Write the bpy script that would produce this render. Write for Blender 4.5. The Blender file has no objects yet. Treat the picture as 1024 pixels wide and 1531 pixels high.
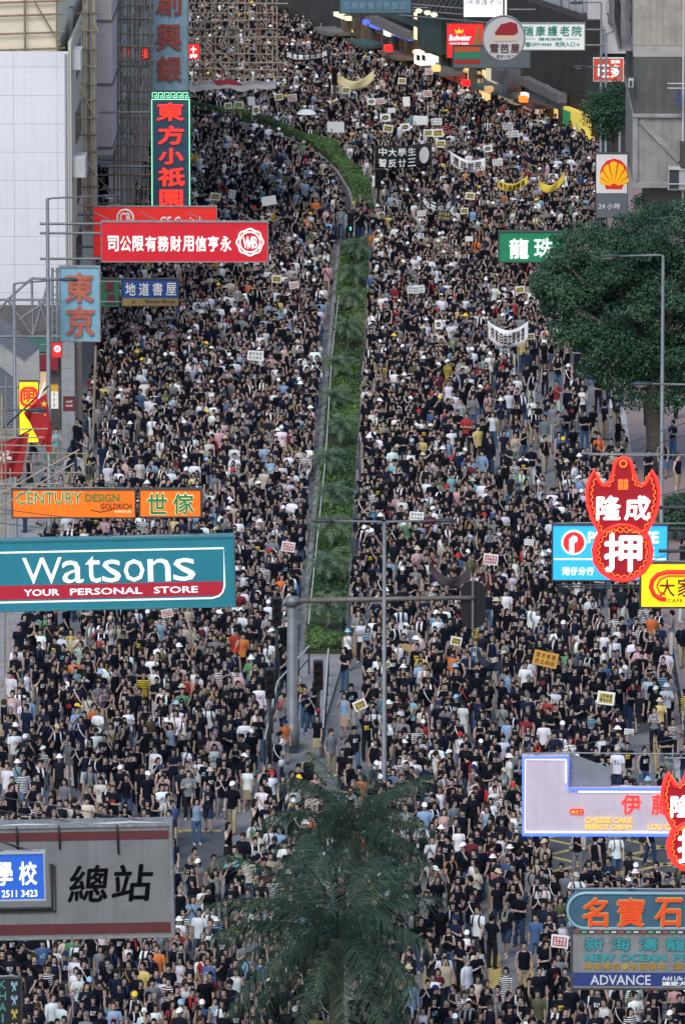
import bpy, bmesh, math, random
import numpy as np
from mathutils import Vector, Matrix, Euler
R = math.radians
random.seed(7)
rng = np.random.default_rng(11)
SC = bpy.context.scene
COL = SC.collection

# ------------------------------------------------------------------ camera
# all measurements below are in pixels of the 1024 x 1531 photograph, turned into metres
FPX, YHOR, XVP, KS = 11500.0, -1200.0, 650.0, 0.0184   # focal length, horizon, street vanishing point, metres scale
CX, CY = 512.0, 765.5
PITCH = math.atan((CY - YHOR) / FPX)
YAW = math.atan((XVP - CX) / math.hypot(FPX, CY - YHOR))
CAMH = math.cos(PITCH) / KS
COSP = math.cos(PITCH)
cam = bpy.data.cameras.new('camera')
cam.sensor_fit = 'VERTICAL'; cam.sensor_height = 36.0; cam.lens = 36.0 * FPX / 1531.0
cam.clip_start = 1.0; cam.clip_end = 6000.0
camo = bpy.data.objects.new('camera', cam); COL.objects.link(camo)
camo.location = (0, 0, CAMH); camo.rotation_euler = (math.pi / 2 - PITCH, 0, YAW)
SC.camera = camo
RM = camo.rotation_euler.to_matrix(); CAMP = Vector((0, 0, CAMH)); RMT = RM.transposed()

# ------------------------------------------------------------------ sky, sun, exposure
SUN_EL, SUN_AZ = 48.0, 200.0           # azimuth: where the light comes from, degrees clockwise from +Y
w = bpy.data.worlds.new('World'); SC.world = w; w.use_nodes = True
nt = w.node_tree
sky = nt.nodes.new('ShaderNodeTexSky'); sky.sky_type = 'NISHITA'; sky.sun_disc = False
sky.sun_elevation = R(SUN_EL); sky.sun_rotation = R(SUN_AZ); sky.dust_density = 1.5; sky.air_density = 1.0; sky.ozone_density = 1.0
nt.nodes['Background'].inputs['Strength'].default_value = 0.15
nt.links.new(sky.outputs[0], nt.nodes['Background'].inputs['Color'])
sl = bpy.data.lights.new('sun', 'SUN'); sl.energy = 1.1; sl.angle = R(22); sl.color = (1.0, 0.985, 0.96)
so = bpy.data.objects.new('sun', sl); COL.objects.link(so)
so.rotation_euler = (R(90 - SUN_EL), 0, R(180 - SUN_AZ)); so.location = (0, 200, 120)
SC.view_settings.view_transform = 'Standard'; SC.view_settings.look = 'None'
SC.view_settings.gamma = 1.0; SC.view_settings.use_curve_mapping = False
SC.view_settings.exposure = 0.58
SC.cycles.max_bounces = 5; SC.cycles.diffuse_bounces = 3; SC.cycles.glossy_bounces = 2
SC.cycles.use_denoising = True
SC.cycles.sample_clamp_indirect = 4.0

# ------------------------------------------------------------------ pixel <-> place
def P(x, y, s):
    """point seen at pixel (x, y) where one metre is s pixels"""
    d = FPX / s
    return CAMP + RM @ Vector(((x - CX) / s, -(y - CY) / s, -d))
def ground(x, y, z=0.0):
    d = RM @ Vector(((x - CX), -(y - CY), -FPX))
    t = (z - CAMH) / d.z
    return CAMP + d * t
def S_ground(y): return KS * (y - YHOR)
def Y_of(s): return (FPX / s) * math.cos(PITCH)
def proj(p):
    v = RMT @ (Vector(p) - CAMP)
    return CX + FPX * v.x / -v.z, CY - FPX * v.y / -v.z
def proj_np(a):
    m = np.array(RMT); v = (a - np.array(CAMP)) @ m.T
    return CX + FPX * v[:, 0] / -v[:, 2], CY - FPX * v[:, 1] / -v[:, 2]

# ------------------------------------------------------------------ materials
MATS = {}
def nodes(m): return m.node_tree.nodes, m.node_tree.links
def mat(name, col, rough=0.6, metal=0.0, emit=0.0, noise=0.0, nscale=3.0, spec=0.4, emitcol=None, bump=0.0, streak=0.0):
    if name in MATS: return MATS[name]
    m = bpy.data.materials.new(name); m.use_nodes = True
    ns, ls = nodes(m); b = ns['Principled BSDF']
    b.inputs['Base Color'].default_value = (*col, 1); b.inputs['Roughness'].default_value = rough
    b.inputs['Metallic'].default_value = metal; b.inputs['Specular IOR Level'].default_value = spec
    if emit:
        b.inputs['Emission Color'].default_value = (*(emitcol or col), 1); b.inputs['Emission Strength'].default_value = emit
    if noise or bump or streak:
        tc = ns.new('ShaderNodeTexCoord'); geo = ns.new('ShaderNodeNewGeometry')
        n = ns.new('ShaderNodeTexNoise'); n.inputs['Scale'].default_value = nscale; n.inputs['Detail'].default_value = 6; n.inputs['Roughness'].default_value = .65
        ls.new(geo.outputs['Position'], n.inputs['Vector'])
        last = None
        if noise:
            mx = ns.new('ShaderNodeMix'); mx.data_type = 'RGBA'
            a = tuple(max(0, c * (1 - noise)) for c in col); z = tuple(min(1, c * (1 + noise)) for c in col)
            rr = ns.new('ShaderNodeMapRange'); rr.inputs[1].default_value = .3; rr.inputs[2].default_value = .7
            ls.new(n.outputs['Fac'], rr.inputs[0]); ls.new(rr.outputs[0], mx.inputs['Factor'])
            mx.inputs['A'].default_value = (*a, 1); mx.inputs['B'].default_value = (*z, 1)
            last = mx.outputs['Result']
        if streak:       # rain streaks: noise stretched along z
            mp = ns.new('ShaderNodeMapping'); mp.inputs['Scale'].default_value = (4.5, 4.5, .14)
            n2 = ns.new('ShaderNodeTexNoise'); n2.inputs['Scale'].default_value = 1.6; n2.inputs['Detail'].default_value = 5
            ls.new(geo.outputs['Position'], mp.inputs[0]); ls.new(mp.outputs[0], n2.inputs['Vector'])
            r2 = ns.new('ShaderNodeMapRange'); r2.inputs[1].default_value = .45; r2.inputs[2].default_value = .75
            ls.new(n2.outputs['Fac'], r2.inputs[0])
            ml = ns.new('ShaderNodeMath'); ml.operation = 'MULTIPLY'; ml.inputs[1].default_value = streak; ls.new(r2.outputs[0], ml.inputs[0])
            m3 = ns.new('ShaderNodeMix'); m3.data_type = 'RGBA'; ls.new(ml.outputs[0], m3.inputs['Factor'])
            if last: ls.new(last, m3.inputs['A'])
            else: m3.inputs['A'].default_value = (*col, 1)
            m3.inputs['B'].default_value = (*(c * .3 for c in col), 1); last = m3.outputs['Result']
        if last: ls.new(last, b.inputs['Base Color'])
        if bump:
            bp = ns.new('ShaderNodeBump'); bp.inputs['Strength'].default_value = bump; bp.inputs['Distance'].default_value = .05
            ls.new(n.outputs['Fac'], bp.inputs['Height']); ls.new(bp.outputs[0], b.inputs['Normal'])
    MATS[name] = m; return m

def wear_mat(attr, name, rough=.85, chest=False):
    """cloth whose colour is each person's own (custom property / instance attribute)"""
    m = bpy.data.materials.new(name); m.use_nodes = True; ns, ls = nodes(m); b = ns['Principled BSDF']
    b.inputs['Roughness'].default_value = rough; b.inputs['Specular IOR Level'].default_value = .06
    a = ns.new('ShaderNodeAttribute'); a.attribute_type = 'INSTANCER'; a.attribute_name = attr
    out = a.outputs['Color']
    if chest:
        tc = ns.new('ShaderNodeTexCoord'); sp = ns.new('ShaderNodeSeparateXYZ'); ls.new(tc.outputs['Object'], sp.inputs[0])
        def M(op, x, y=None, z=None):
            k = ns.new('ShaderNodeMath'); k.operation = op
            for i, v in enumerate((x, y, z)):
                if v is None: continue
                if isinstance(v, (int, float)): k.inputs[i].default_value = v
                else: ls.new(v, k.inputs[i])
            return k.outputs[0]
        X, Yc, Z = sp.outputs
        ap = ns.new('ShaderNodeAttribute'); ap.attribute_type = 'INSTANCER'; ap.attribute_name = 'c_prt'
        ak = ns.new('ShaderNodeAttribute'); ak.attribute_type = 'INSTANCER'; ak.attribute_name = 'prt'
        n = ns.new('ShaderNodeTexNoise'); n.inputs['Scale'].default_value = 26; n.inputs['Detail'].default_value = 1
        ad = ns.new('ShaderNodeVectorMath'); ad.operation = 'ADD'; ls.new(tc.outputs['Object'], ad.inputs[0]); ls.new(ap.outputs['Color'], ad.inputs[1])
        ls.new(ad.outputs[0], n.inputs['Vector'])
        box = M('MULTIPLY', M('LESS_THAN', M('ABSOLUTE', X), .085), M('LESS_THAN', M('ABSOLUTE', M('SUBTRACT', Z, 1.22)), .075))
        front = M('LESS_THAN', Yc, -.04)
        blot = M('GREATER_THAN', n.outputs['Fac'], .49)
        isprt = M('COMPARE', ak.outputs['Fac'], 1.0, .2); isstr = M('COMPARE', ak.outputs['Fac'], 2.0, .2)
        pm = M('MULTIPLY', M('MULTIPLY', box, front), M('MULTIPLY', blot, isprt))
        st = M('MULTIPLY', M('GREATER_THAN', M('SINE', M('MULTIPLY', Z, 105.0)), 0.2), isstr)
        fac = M('MAXIMUM', pm, st)
        mx = ns.new('ShaderNodeMix'); mx.data_type = 'RGBA'; ls.new(fac, mx.inputs['Factor']); ls.new(out, mx.inputs['A']); ls.new(ap.outputs['Color'], mx.inputs['B'])
        out = mx.outputs['Result']
    ls.new(out, b.inputs['Base Color'])
    MATS[name] = m; return m
M_SKIN = wear_mat('c_skin', 'skin', .55); M_HAIR = wear_mat('c_hair', 'hair', .45)
M_TOP = wear_mat('c_top', 'shirt_cloth', .9, True); M_BOT = wear_mat('c_bot', 'trouser_cloth', .9)
M_HAT = wear_mat('c_hat', 'hat_cloth', .85); M_BAG = wear_mat('c_bag', 'bag_cloth', .8); M_SHOE = wear_mat('c_shoe', 'shoe', .6)
M_EYE = mat('eye_dark', (.02, .015, .012), .3); M_LIP = mat('lips', (.28, .10, .08), .5)

# ------------------------------------------------------------------ mesh helpers
class MB:
    def __init__(s): s.v, s.f, s.m = [], [], []
    def add(s, v, f, mi=0):
        o = len(s.v); s.v += [tuple(p) for p in v]; s.f += [tuple(i + o for i in q) for q in f]; s.m += [mi] * len(f); return s
    def box(s, x0, x1, y0, y1, z0, z1, mi=0):
        v = [(x, y, z) for z in (z0, z1) for y in (y0, y1) for x in (x0, x1)]
        return s.add(v, [(0, 2, 3, 1), (4, 5, 7, 6), (0, 1, 5, 4), (2, 6, 7, 3), (0, 4, 6, 2), (1, 3, 7, 5)], mi)
    def bbox(s, x0, x1, y0, y1, z0, z1, b=.01, mi=0):
        """box with chamfered front edges"""
        v = [(x0, y1, z0), (x1, y1, z0), (x1, y1, z1), (x0, y1, z1), (x0, y0 + b, z0), (x1, y0 + b, z0), (x1, y0 + b, z1), (x0, y0 + b, z1),
             (x0 + b, y0, z0 + b), (x1 - b, y0, z0 + b), (x1 - b, y0, z1 - b), (x0 + b, y0, z1 - b)]
        f = [(0, 3, 2, 1), (0, 1, 5, 4), (1, 2, 6, 5), (2, 3, 7, 6), (3, 0, 4, 7), (4, 5, 9, 8), (5, 6, 10, 9), (6, 7, 11, 10), (7, 4, 8, 11), (8, 9, 10, 11)]
        return s.add(v, f, mi)
    def prism(s, pts, y0, y1, mi=0):
        """outline in x,z pushed from y0 (front) to y1"""
        n = len(pts); v = [(x, y0, z) for x, z in pts] + [(x, y1, z) for x, z in pts]
        return s.add(v, [tuple(range(n)), tuple(range(2 * n - 1, n - 1, -1))] + [(i, (i + 1) % n + 0, (i + 1) % n + n, i + n)[::-1] for i in range(n)], mi)
    def slab(s, pts, z0, z1, mi=0):
        n = len(pts); v = [(x, y, z0) for x, y in pts] + [(x, y, z1) for x, y in pts]
        return s.add(v, [tuple(range(n))[::-1], tuple(range(n, 2 * n))] + [(i, (i + 1) % n, (i + 1) % n + n, i + n) for i in range(n)], mi)
    def loft(s, rings, n=12, mi=0, cap=(True, True)):
        """horizontal elliptical rings (cx, cy, cz, rx, ry)"""
        v = []
        for cx, cy, cz, rx, ry in rings:
            for k in range(n):
                a = 2 * math.pi * k / n; v.append((cx + rx * math.cos(a), cy + ry * math.sin(a), cz))
        f = [(i * n + k, i * n + (k + 1) % n, (i + 1) * n + (k + 1) % n, (i + 1) * n + k) for i in range(len(rings) - 1) for k in range(n)]
        if cap[0]: f.append(tuple(range(n))[::-1])
        if cap[1]: f.append(tuple((len(rings) - 1) * n + k for k in range(n)))
        return s.add(v, f, mi)
    def tube(s, pts, rads, n=8, mi=0, cap=(True, True), flat=1.0, ref=None, closed=False):
        pts = [Vector(p) for p in pts]; m = len(pts); v = []
        if isinstance(rads, (int, float)): rads = [rads] * m
        x = None
        for i, p in enumerate(pts):
            if closed: d = pts[(i + 1) % m] - pts[i - 1]
            else: d = pts[min(i + 1, m - 1)] - pts[max(i - 1, 0)]
            if d.length < 1e-9: d = Vector((0, 0, 1))
            d.normalize()
            if x is None:
                r0 = Vector(ref) if ref else (Vector((1, 0, 0)) if abs(d.x) < .8 else Vector((0, 1, 0)))
                x = r0 - d * r0.dot(d)
            else: x = x - d * x.dot(d)
            x.normalize(); yv = d.cross(x)
            for k in range(n):
                a = 2 * math.pi * k / n; v.append(p + x * (rads[i] * math.cos(a)) + yv * (rads[i] * flat * math.sin(a)))
        L = m if closed else m - 1
        f = [(i * n + k, i * n + (k + 1) % n, ((i + 1) % m) * n + (k + 1) % n, ((i + 1) % m) * n + k) for i in range(L) for k in range(n)]
        if not closed:
            if cap[0]: f.append(tuple(range(n))[::-1])
            if cap[1]: f.append(tuple((m - 1) * n + k for k in range(n)))
        return s.add(v, f, mi)
    def ell(s, c, r, nu=10, nv=6, mi=0, keep=None):
        v = [(c[0], c[1], c[2] - r[2])]
        for j in range(1, nv):
            t = -math.pi / 2 + math.pi * j / nv
            for k in range(nu):
                a = 2 * math.pi * k / nu; v.append((c[0] + r[0] * math.cos(t) * math.cos(a), c[1] + r[1] * math.cos(t) * math.sin(a), c[2] + r[2] * math.sin(t)))
        v.append((c[0], c[1], c[2] + r[2])); L = len(v) - 1; f = []
        for k in range(nu): f.append((0, 1 + (k + 1) % nu, 1 + k)); f.append((L, L - nu + k, L - nu + (k + 1) % nu))
        for j in range(nv - 2):
            for k in range(nu): f.append((1 + j * nu + k, 1 + j * nu + (k + 1) % nu, 1 + (j + 1) * nu + (k + 1) % nu, 1 + (j + 1) * nu + k))
        if keep: f = [q for q in f if keep(tuple(sum(v[i][t] for i in q) / len(q) for t in range(3)))]
        return s.add(v, f, mi)
    def mesh(s, name, mats, smooth=False):
        me = bpy.data.meshes.new(name); me.from_pydata(s.v, [], s.f)
        for m in (mats if isinstance(mats, (list, tuple)) else [mats]): me.materials.append(m)
        if len(me.materials) > 1: me.polygons.foreach_set('material_index', s.m)
        if smooth: me.polygons.foreach_set('use_smooth', [True] * len(me.polygons))
        me.update(); return me
    def obj(s, name, mats, parent=None, smooth=False): return ob(name, s.mesh(name, mats, smooth), parent)
def ob(name, data, parent=None, loc=None, rz=None):
    o = bpy.data.objects.new(name, data); COL.objects.link(o)
    if parent: o.parent = parent
    if loc is not None: o.location = loc
    if rz: o.rotation_euler.z = rz
    return o
def tag(o, label=None, cat=None, group=None, kind=None):
    if label: o['label'] = label
    if cat: o['category'] = cat
    if group: o['group'] = group
    if kind: o['kind'] = kind
    return o
def thing(name, label, cat, loc=(0, 0, 0), rz=0, group=None):
    return tag(ob(name, None, None, loc, rz), label, cat, group)
UNIT = {}
def rod(name, a, b, r, m, parent=None, n=6, flat=None):
    """straight pole between two points, sharing one unit mesh per material"""
    k = (m.name, n)
    if k not in UNIT:
        mb = MB(); mb.tube([(0, 0, 0), (0, 0, 1)], [1, 1], n); UNIT[k] = mb.mesh('pole', m, True)
        UNIT[k].polygons[-1].use_smooth = UNIT[k].polygons[-2].use_smooth = False
    a, b = Vector(a), Vector(b); d = b - a
    o = ob(name, UNIT[k], parent, a); o.rotation_mode = 'QUATERNION'; o.rotation_quaternion = d.to_track_quat('Z', 'Y'); o.scale = (r, r * (flat or 1), d.length)
    return o
def boxo(name, x0, x1, y0, y1, z0, z1, m, parent=None, b=0):
    mb = MB()
    if b: mb.bbox(x0, x1, y0, y1, z0, z1, b)
    else: mb.box(x0, x1, y0, y1, z0, z1)
    return mb.obj(name, m, parent)
# lettering: glyphs taken from the built-in font, scaled into a box
GL = {}
def glyph(body, bold=0.0, ext=.03, shear=0.0):
    k = (body, bold, ext, shear)
    if k not in GL:
        c = bpy.data.curves.new('glyph', 'FONT'); c.body = body; c.offset = 0.0; c.extrude = .5; c.resolution_u = 2; c.shear = shear
        o = bpy.data.objects.new('glyph', c); me = bpy.data.meshes.new_from_object(o)
        a = np.empty(len(me.vertices) * 3); me.vertices.foreach_get('co', a); a = a.reshape(-1, 3)
        fs = [tuple(p.vertices) for p in me.polygons]
        bpy.data.objects.remove(o); bpy.data.curves.remove(c); bpy.data.meshes.remove(me)
        if len(a):
            lo, hi = a.min(0), a.max(0); a = (a - lo) / np.maximum(hi - lo, 1e-6)
            if bold > .004:      # heavier strokes: the glyph repeated with small shifts, each a hair deeper
                n0 = len(a); f0 = list(fs); parts_ = [a]; fs = list(f0); b_ = bold * (1.0 if len(body) == 1 else 1.6 / len(body)); bv = bold
                for q_, (ox, oy) in enumerate(((1, .3), (-1, -.3), (.3, 1), (-.3, -1)), 1):
                    c2 = a.copy(); c2[:, 0] += ox * b_ * .8; c2[:, 1] += oy * bv * .8; c2[:, 2] = c2[:, 2] * (1 - .02 * q_); parts_.append(c2); fs += [tuple(i_ + n0 * q_ for i_ in f_) for f_ in f0]
                a = np.vstack(parts_); lo, hi = a.min(0), a.max(0); lo[2], hi[2] = 0, 1; a = (a - lo) / np.maximum(hi - lo, 1e-6)
        GL[k] = (a, fs)
    return GL[k]
# ------------------------------------------------------------------ people: body shapes, clothes, hair
POSES = {   # arms: upper, fore (for the side s = +1 / -1); legs: thigh, shin
 'stand': dict(a=[((.16, .03, -1), (.04, -.18, -1))] * 2, l=[((.05, 0, -1), (.02, .02, -1))] * 2),
 'walk':  dict(a=[((.14, .25, -1), (.02, -.1, -1)), ((.14, -.22, -1), (-.02, -.6, -.9))], l=[((.03, -.30, -1), (.0, .02, -1)), ((.03, .16, -1), (0, .45, -1))]),
 'stride':dict(a=[((.14, -.22, -1), (-.05, -.5, -1)), ((.15, .25, -1), (.02, 0, -1))], l=[((.03, .18, -1), (0, .42, -1)), ((.03, -.33, -1), (.0, .02, -1))]),
 'clap':  dict(a=[((.28, -.25, -1), (-.58, -.7, .5))] * 2, l=[((.06, 0, -1), (.03, .02, -1)), ((.04, -.12, -1), (0, .1, -1))]),
 'fold':  dict(a=[((.24, -.12, -1), (-.95, -.5, .12))] * 2, l=[((.07, 0, -1), (.02, .02, -1))] * 2),
 'phone': dict(a=[((.15, .02, -1), (.02, -.3, -1)), ((.5, -.35, -.9), (-.42, -.15, 1))], l=[((.05, .05, -1), (.02, .06, -1)), ((.04, -.1, -1), (0, .05, -1))]),
 'look':  dict(a=[((.45, -.6, -.55), (-.45, -.35, 1))] * 2, l=[((.06, 0, -1), (.02, .02, -1))] * 2),
 'raise': dict(a=[((.16, .02, -1), (0, -.3, -1)), ((.30, -.3, .9), (.0, -.12, 1))], l=[((.05, .04, -1), (.02, .05, -1)), ((.05, -.12, -1), (0, .08, -1))]),
 'hold':  dict(a=[((.30, -.4, .75), (-.12, -.15, 1))] * 2, l=[((.05, 0, -1), (.02, .02, -1))] * 2),
 'strap': dict(a=[((.15, .05, -1), (.02, -.12, -1)), ((.25, -.05, -1), (-.5, -.5, .72))], l=[((.04, -.2, -1), (0, .02, -1)), ((.04, .12, -1), (0, .3, -1))]),
 'pocket':dict(a=[((.30, .12, -1), (-.22, -.32, -1))] * 2, l=[((.06, 0, -1), (.02, .02, -1)), ((.08, -.08, -1), (.02, .06, -1))]),
}
def nv(t): return Vector(t).normalized()
def skeleton(pose, sex):
    p = POSES[pose]; sh = .175 if sex == 'm' else .150; hp = .09
    k = {'arm': [], 'leg': []}
    for i, s in enumerate((1, -1)):
        u, f = p['a'][i]; m = Vector((s, 1, 1))
        S0 = Vector((s * sh, .005, 1.372)); E = S0 + nv(u) * m * .285; W = E + nv(f) * m * .245
        k['arm'].append((S0, E, W, nv(f) * m, s))
        t, c = p['l'][i]; H0 = Vector((s * hp, 0, .90)); K = H0 + nv(t) * m * .42; A = K + nv(c) * m * .41
        k['leg'].append((H0, K, A, s))
    low = min(l[2].z for l in k['leg']); k['dz'] = .075 - low
    return k
def hand(mb, W, d, s):
    up = Vector((0, -1, 0)) if abs(d.y) < .8 else Vector((0, 0, 1))
    side = d.cross(up).normalized(); nrm = side.cross(d).normalized()
    mb.tube([W - d * .02, W + d * .035, W + d * .085], [.024, .038, .036], 8, flat=.42, ref=side)
    for j, L in enumerate((.062, .075, .07, .055)):
        b = W + d * .075 + side * ((j - 1.5) * .019)
        mb.tube([b, b + d * L * .5 + nrm * .004, b + d * L * .85 + nrm * .022], [.0105, .0095, .007], 5)
    t0 = W + d * .03 + side * (.032 * s)
    mb.tube([t0, t0 + d * .03 + side * (.022 * s), t0 + d * .058 + side * (.024 * s) + nrm * .012], [.012, .0105, .008], 5)
def body_raw(pose, sex):
    k = skeleton(pose, sex); mb = MB(); f = sex == 'f'
    tor = [(0, 0, .80, .12, .09), (0, 0, .88, .155, .105), (0, 0, .97, .15, .10), (0, 0, 1.07, .125 if f else .14, .088), (0, -.005, 1.18, .14 if f else .152, .10),
           (0, -.012, 1.27, .148 if f else .168, .125 if f else .115), (0, 0, 1.36, .15 if f else .172, .095), (0, .005, 1.42, .10 if f else .12, .07), (0, .01, 1.455, .055, .055), (0, .0, 1.50, .05 if f else .056, .054)]
    hz = 1.60
    head = [(0, -.005, hz - .13, .048, .05), (0, -.03, hz - .112, .034, .042), (0, -.02, hz - .10, .05, .066), (0, -.012, hz - .06, .063, .084), (0, -.004, hz - .02, .071, .092),
            (0, .0, hz + .02, .075, .096), (0, .004, hz + .06, .071, .09), (0, .006, hz + .09, .055, .07), (0, .008, hz + .108, .028, .035)]
    mb.loft(tor + head[:1], 14); mb.loft(head[1:], 14)
    mb.ell((0, -.098, hz - .028), (.014, .022, .022), 6, 4)
    for s in (1, -1): mb.ell((s * .075, .008, hz - .015), (.012, .02, .03), 6, 4)
    for S0, E, W, d, s in k['arm']:
        mb.tube([S0 - Vector((s * .07, 0, -.01)), S0, (S0 + E) / 2, E, (E * .6 + W * .4), W], [.05, .054, .046, .038, .038, .026], 8); hand(mb, W, d, s)
    for H0, K, A, s in k['leg']:
        mb.tube([H0 + Vector((0, 0, .04)), H0, (H0 + K) / 2, K, (K * .7 + A * .3) + Vector((0, .012, 0)), A], [.08, .09, .074, .054, .056, .036], 8)
        mb.tube([A + Vector((0, .03, .0)), A + Vector((0, -.03, -.035)), A + Vector((s * .01, -.14, -.05))], [.036, .038, .03], 6)
    return mb, k
def bodies():
    raw = {}
    for pose in POSES:
        for sex in 'mf':
            mb, k = body_raw(pose, sex); me = mb.mesh('body', M_SKIN)
            o = bpy.data.objects.new('body_tmp', me); COL.objects.link(o)
            m = o.modifiers.new('r', 'REMESH'); m.mode = 'VOXEL'; m.voxel_size = .0125
            m = o.modifiers.new('s', 'SMOOTH'); m.factor = .5; m.iterations = 2
            m = o.modifiers.new('d', 'DECIMATE'); m.ratio = .16
            raw[pose, sex] = (o, k)
    dg = bpy.context.evaluated_depsgraph_get(); out = {}
    for key, (o, k) in raw.items():
        me = bpy.data.meshes.new_from_object(o.evaluated_get(dg))
        v = [tuple(q.co) for q in me.vertices]; f = [tuple(p.vertices) for p in me.polygons]
        mb = MB(); mb.add(v, f, 0); hz = 1.60
        for s in (1, -1):
            mb.ell((s * .031, -.085, hz - .002), (.014, .009, .007), 6, 4, 1)
            mb.box(s * .031 - .019, s * .031 + .019, -.096, -.08, hz + .018, hz + .024, 1)
        mb.ell((0, -.089, hz - .072), (.022, .012, .008), 6, 4, 2)
        b = mb.mesh('body', [M_SKIN, M_EYE, M_LIP], True); out[key] = (b, k)
        old = o.data; bpy.data.objects.remove(o); bpy.data.meshes.remove(old); bpy.data.meshes.remove(me)
    return out
BODY = bodies()
def torso_cloth(mb, sex, z0, loose=.016, neck=1.45, mi=0):
    f = sex == 'f'
    prof = [(.80, .172, .125), (.88, .172, .122), (.97, .162, .115), (1.07, .138 if f else .158, .103), (1.18, .15 if f else .164, .112), (1.27, .158 if f else .178, .137 if f else .128), (1.36, .158 if f else .184, .108), (1.42, .112 if f else .135, .085)]
    rings = [(0, -.004, z, rx + loose * .4, ry + loose * .4) for z, rx, ry in prof if z >= z0 - .001]
    if rings[0][2] > z0 + .02: rings.insert(0, (0, -.004, z0, rings[0][3] + .004, rings[0][4] + .004))
    if neck > 1.44: rings.append((0, .004, neck, .075, .073))
    mb.loft(rings, 14, mi, (False, False))
def sleeves(mb, k, frac, mi=0, r=.064):
    for S0, E, W, d, s in k['arm']:
        e = S0.lerp(E, min(frac, 1)); pts = [S0 - Vector((s * .07, 0, -.012)), S0 + Vector((0, 0, .004)), S0.lerp(e, .5), e]; rd = [.062, r, r * 1.0, r * 1.0]
        if frac > 1: pts += [E.lerp(W, frac - 1)]; rd[-1] = r * .8; rd += [r * .55]
        mb.tube(pts, rd, 9, mi, (False, False))
def clothes(kind, pose, sex, k):
    """returns list of (part name, mesh)"""
    out = []; t = MB(); b = MB()
    hem = {'tee': .83, 'polo': .85, 'tank': .90, 'vest': .88, 'long': .80}[kind[0]]
    torso_cloth(t, sex, hem, .02 if kind[0] != 'tank' else .004, 1.45 if kind[0] not in ('tank', 'vest') else 1.40)
    if kind[0] in ('tee', 'polo'): sleeves(t, k, .68 if sex == 'm' else .5)
    if kind[0] == 'long': sleeves(t, k, 1.8)
    if kind[0] in ('tank', 'vest'):
        for s in (1, -1): t.tube([(s * .085, -.085, 1.38), (s * .08, -.03, 1.435), (s * .08, .05, 1.435), (s * .085, .085, 1.38)], [.028, .026, .026, .028], 5, flat=.35)
    if kind[0] == 'polo': t.loft([(0, 0, 1.43, .085, .08), (0, -.004, 1.475, .07, .068)], 12, 0, (False, False))
    out.append(('shirt' if kind[0] not in ('tank', 'vest') else 'vest', t.mesh('shirt', M_TOP, True)))
    if kind[1] == 'skirt':
        b.loft([(0, 0, 1.0, .145, .10), (0, 0, .88, .175, .13), (0, -.01, .70, .20, .16), (0, -.01, .50, .225, .185)], 14, 0, (False, False)); nm = 'skirt'
    else:
        b.loft([(0, 0, 1.0, .150, .104), (0, 0, .90, .168, .118), (0, 0, .80, .160, .118), (0, 0, .77, .11, .09)], 14, 0, (False, True))
        for H0, K, A, s in k['leg']:
            if kind[1] == 'shorts': b.tube([H0, H0.lerp(K, .5), H0.lerp(K, .98)], [.095, .094, .092], 9, 0, (False, False))
            else:
                F = A + Vector((0, 0, -.015)); b.tube([H0, H0.lerp(K, .5), K, K.lerp(F, .5), F], [.098, .088, .074, .068, .066], 9, 0, (False, False))
        nm = 'shorts' if kind[1] == 'shorts' else 'trousers'
    out.append((nm, b.mesh(nm, M_BOT, True)))
    for H0, K, A, s in k['leg']:
        m = MB(); m.loft([(A.x, A.y - .055, A.z - .078, .042, .125), (A.x, A.y - .055, A.z - .045, .042, .122), (A.x, A.y - .03, A.z - .012, .038, .085), (A.x, A.y + .005, A.z + .015, .04, .045)], 9)
        out.append(('shoe', m.mesh('shoe', M_SHOE, True)))
    return out
def hair_mesh(style):
    m = MB(); hz = 1.60
    m.ell((0, .008, hz + .017), (.087, .110, .111), 18, 13, 0, lambda c: not (c[1] < -.03 and abs(c[0]) < .068 and c[2] < hz + .052 + .12 * abs(c[0])) and c[2] > hz - .085 and not (c[1] < .015 and c[2] < hz - .03))
    if style == 'long':
        m.loft([(0, .045, hz + .05, .086, .075), (0, .05, hz - .04, .09, .07), (0, .055, hz - .13, .095, .06), (0, .065, hz - .21, .088, .045), (0, .07, hz - .24, .05, .02)], 10)
        for s in (1, -1): m.tube([(s * .066, -.035, hz + .06), (s * .08, -.028, hz - .02), (s * .085, -.02, hz - .12)], [.02, .022, .014], 6)
    if style == 'bob':
        m.loft([(0, .03, hz + .05, .09, .085), (0, .03, hz - .03, .094, .085), (0, .035, hz - .10, .085, .075)], 10)
    if style == 'tail':
        m.tube([(0, .10, hz + .03), (0, .15, hz - .0), (0, .16, hz - .1), (0, .15, hz - .2)], [.025, .035, .03, .012], 7)
    if style == 'full':
        m.ell((0, .006, hz + .050), (.096, .112, .092), 12, 7, 0, lambda c: c[2] > hz + .03)
    return m.mesh('hair', M_HAIR, True)
HAIR = {s: hair_mesh(s) for s in ('short', 'full', 'long', 'bob', 'tail')}
def hat_mesh(kind):
    m = MB(); hz = 1.60
    m.ell((0, .004, hz + .035), (.09, .112, .098), 14, 8, 0, lambda c: c[2] > hz + .03)
    if kind == 'cap':
        v = []; n = 8
        for j, (q, dz) in enumerate(((.98, .002), (1.68, -.022))):
            for i in range(n + 1):
                a = math.pi + math.pi * i / n; v.append((.088 * math.cos(a) * (1 if j == 0 else .98), .004 + .108 * math.sin(a) * q, hz + .038 + dz * -math.sin(a)))
        m.add(v, [(i, i + 1, i + n + 2, i + n + 1) for i in range(n)])
    else:
        m.loft([(0, .004, hz + .04, .092, .114), (0, .004, hz + .012, .135, .158)], 16, 0, (False, False))
    return m.mesh('cap' if kind == 'cap' else 'hat', M_HAT, True)
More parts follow.
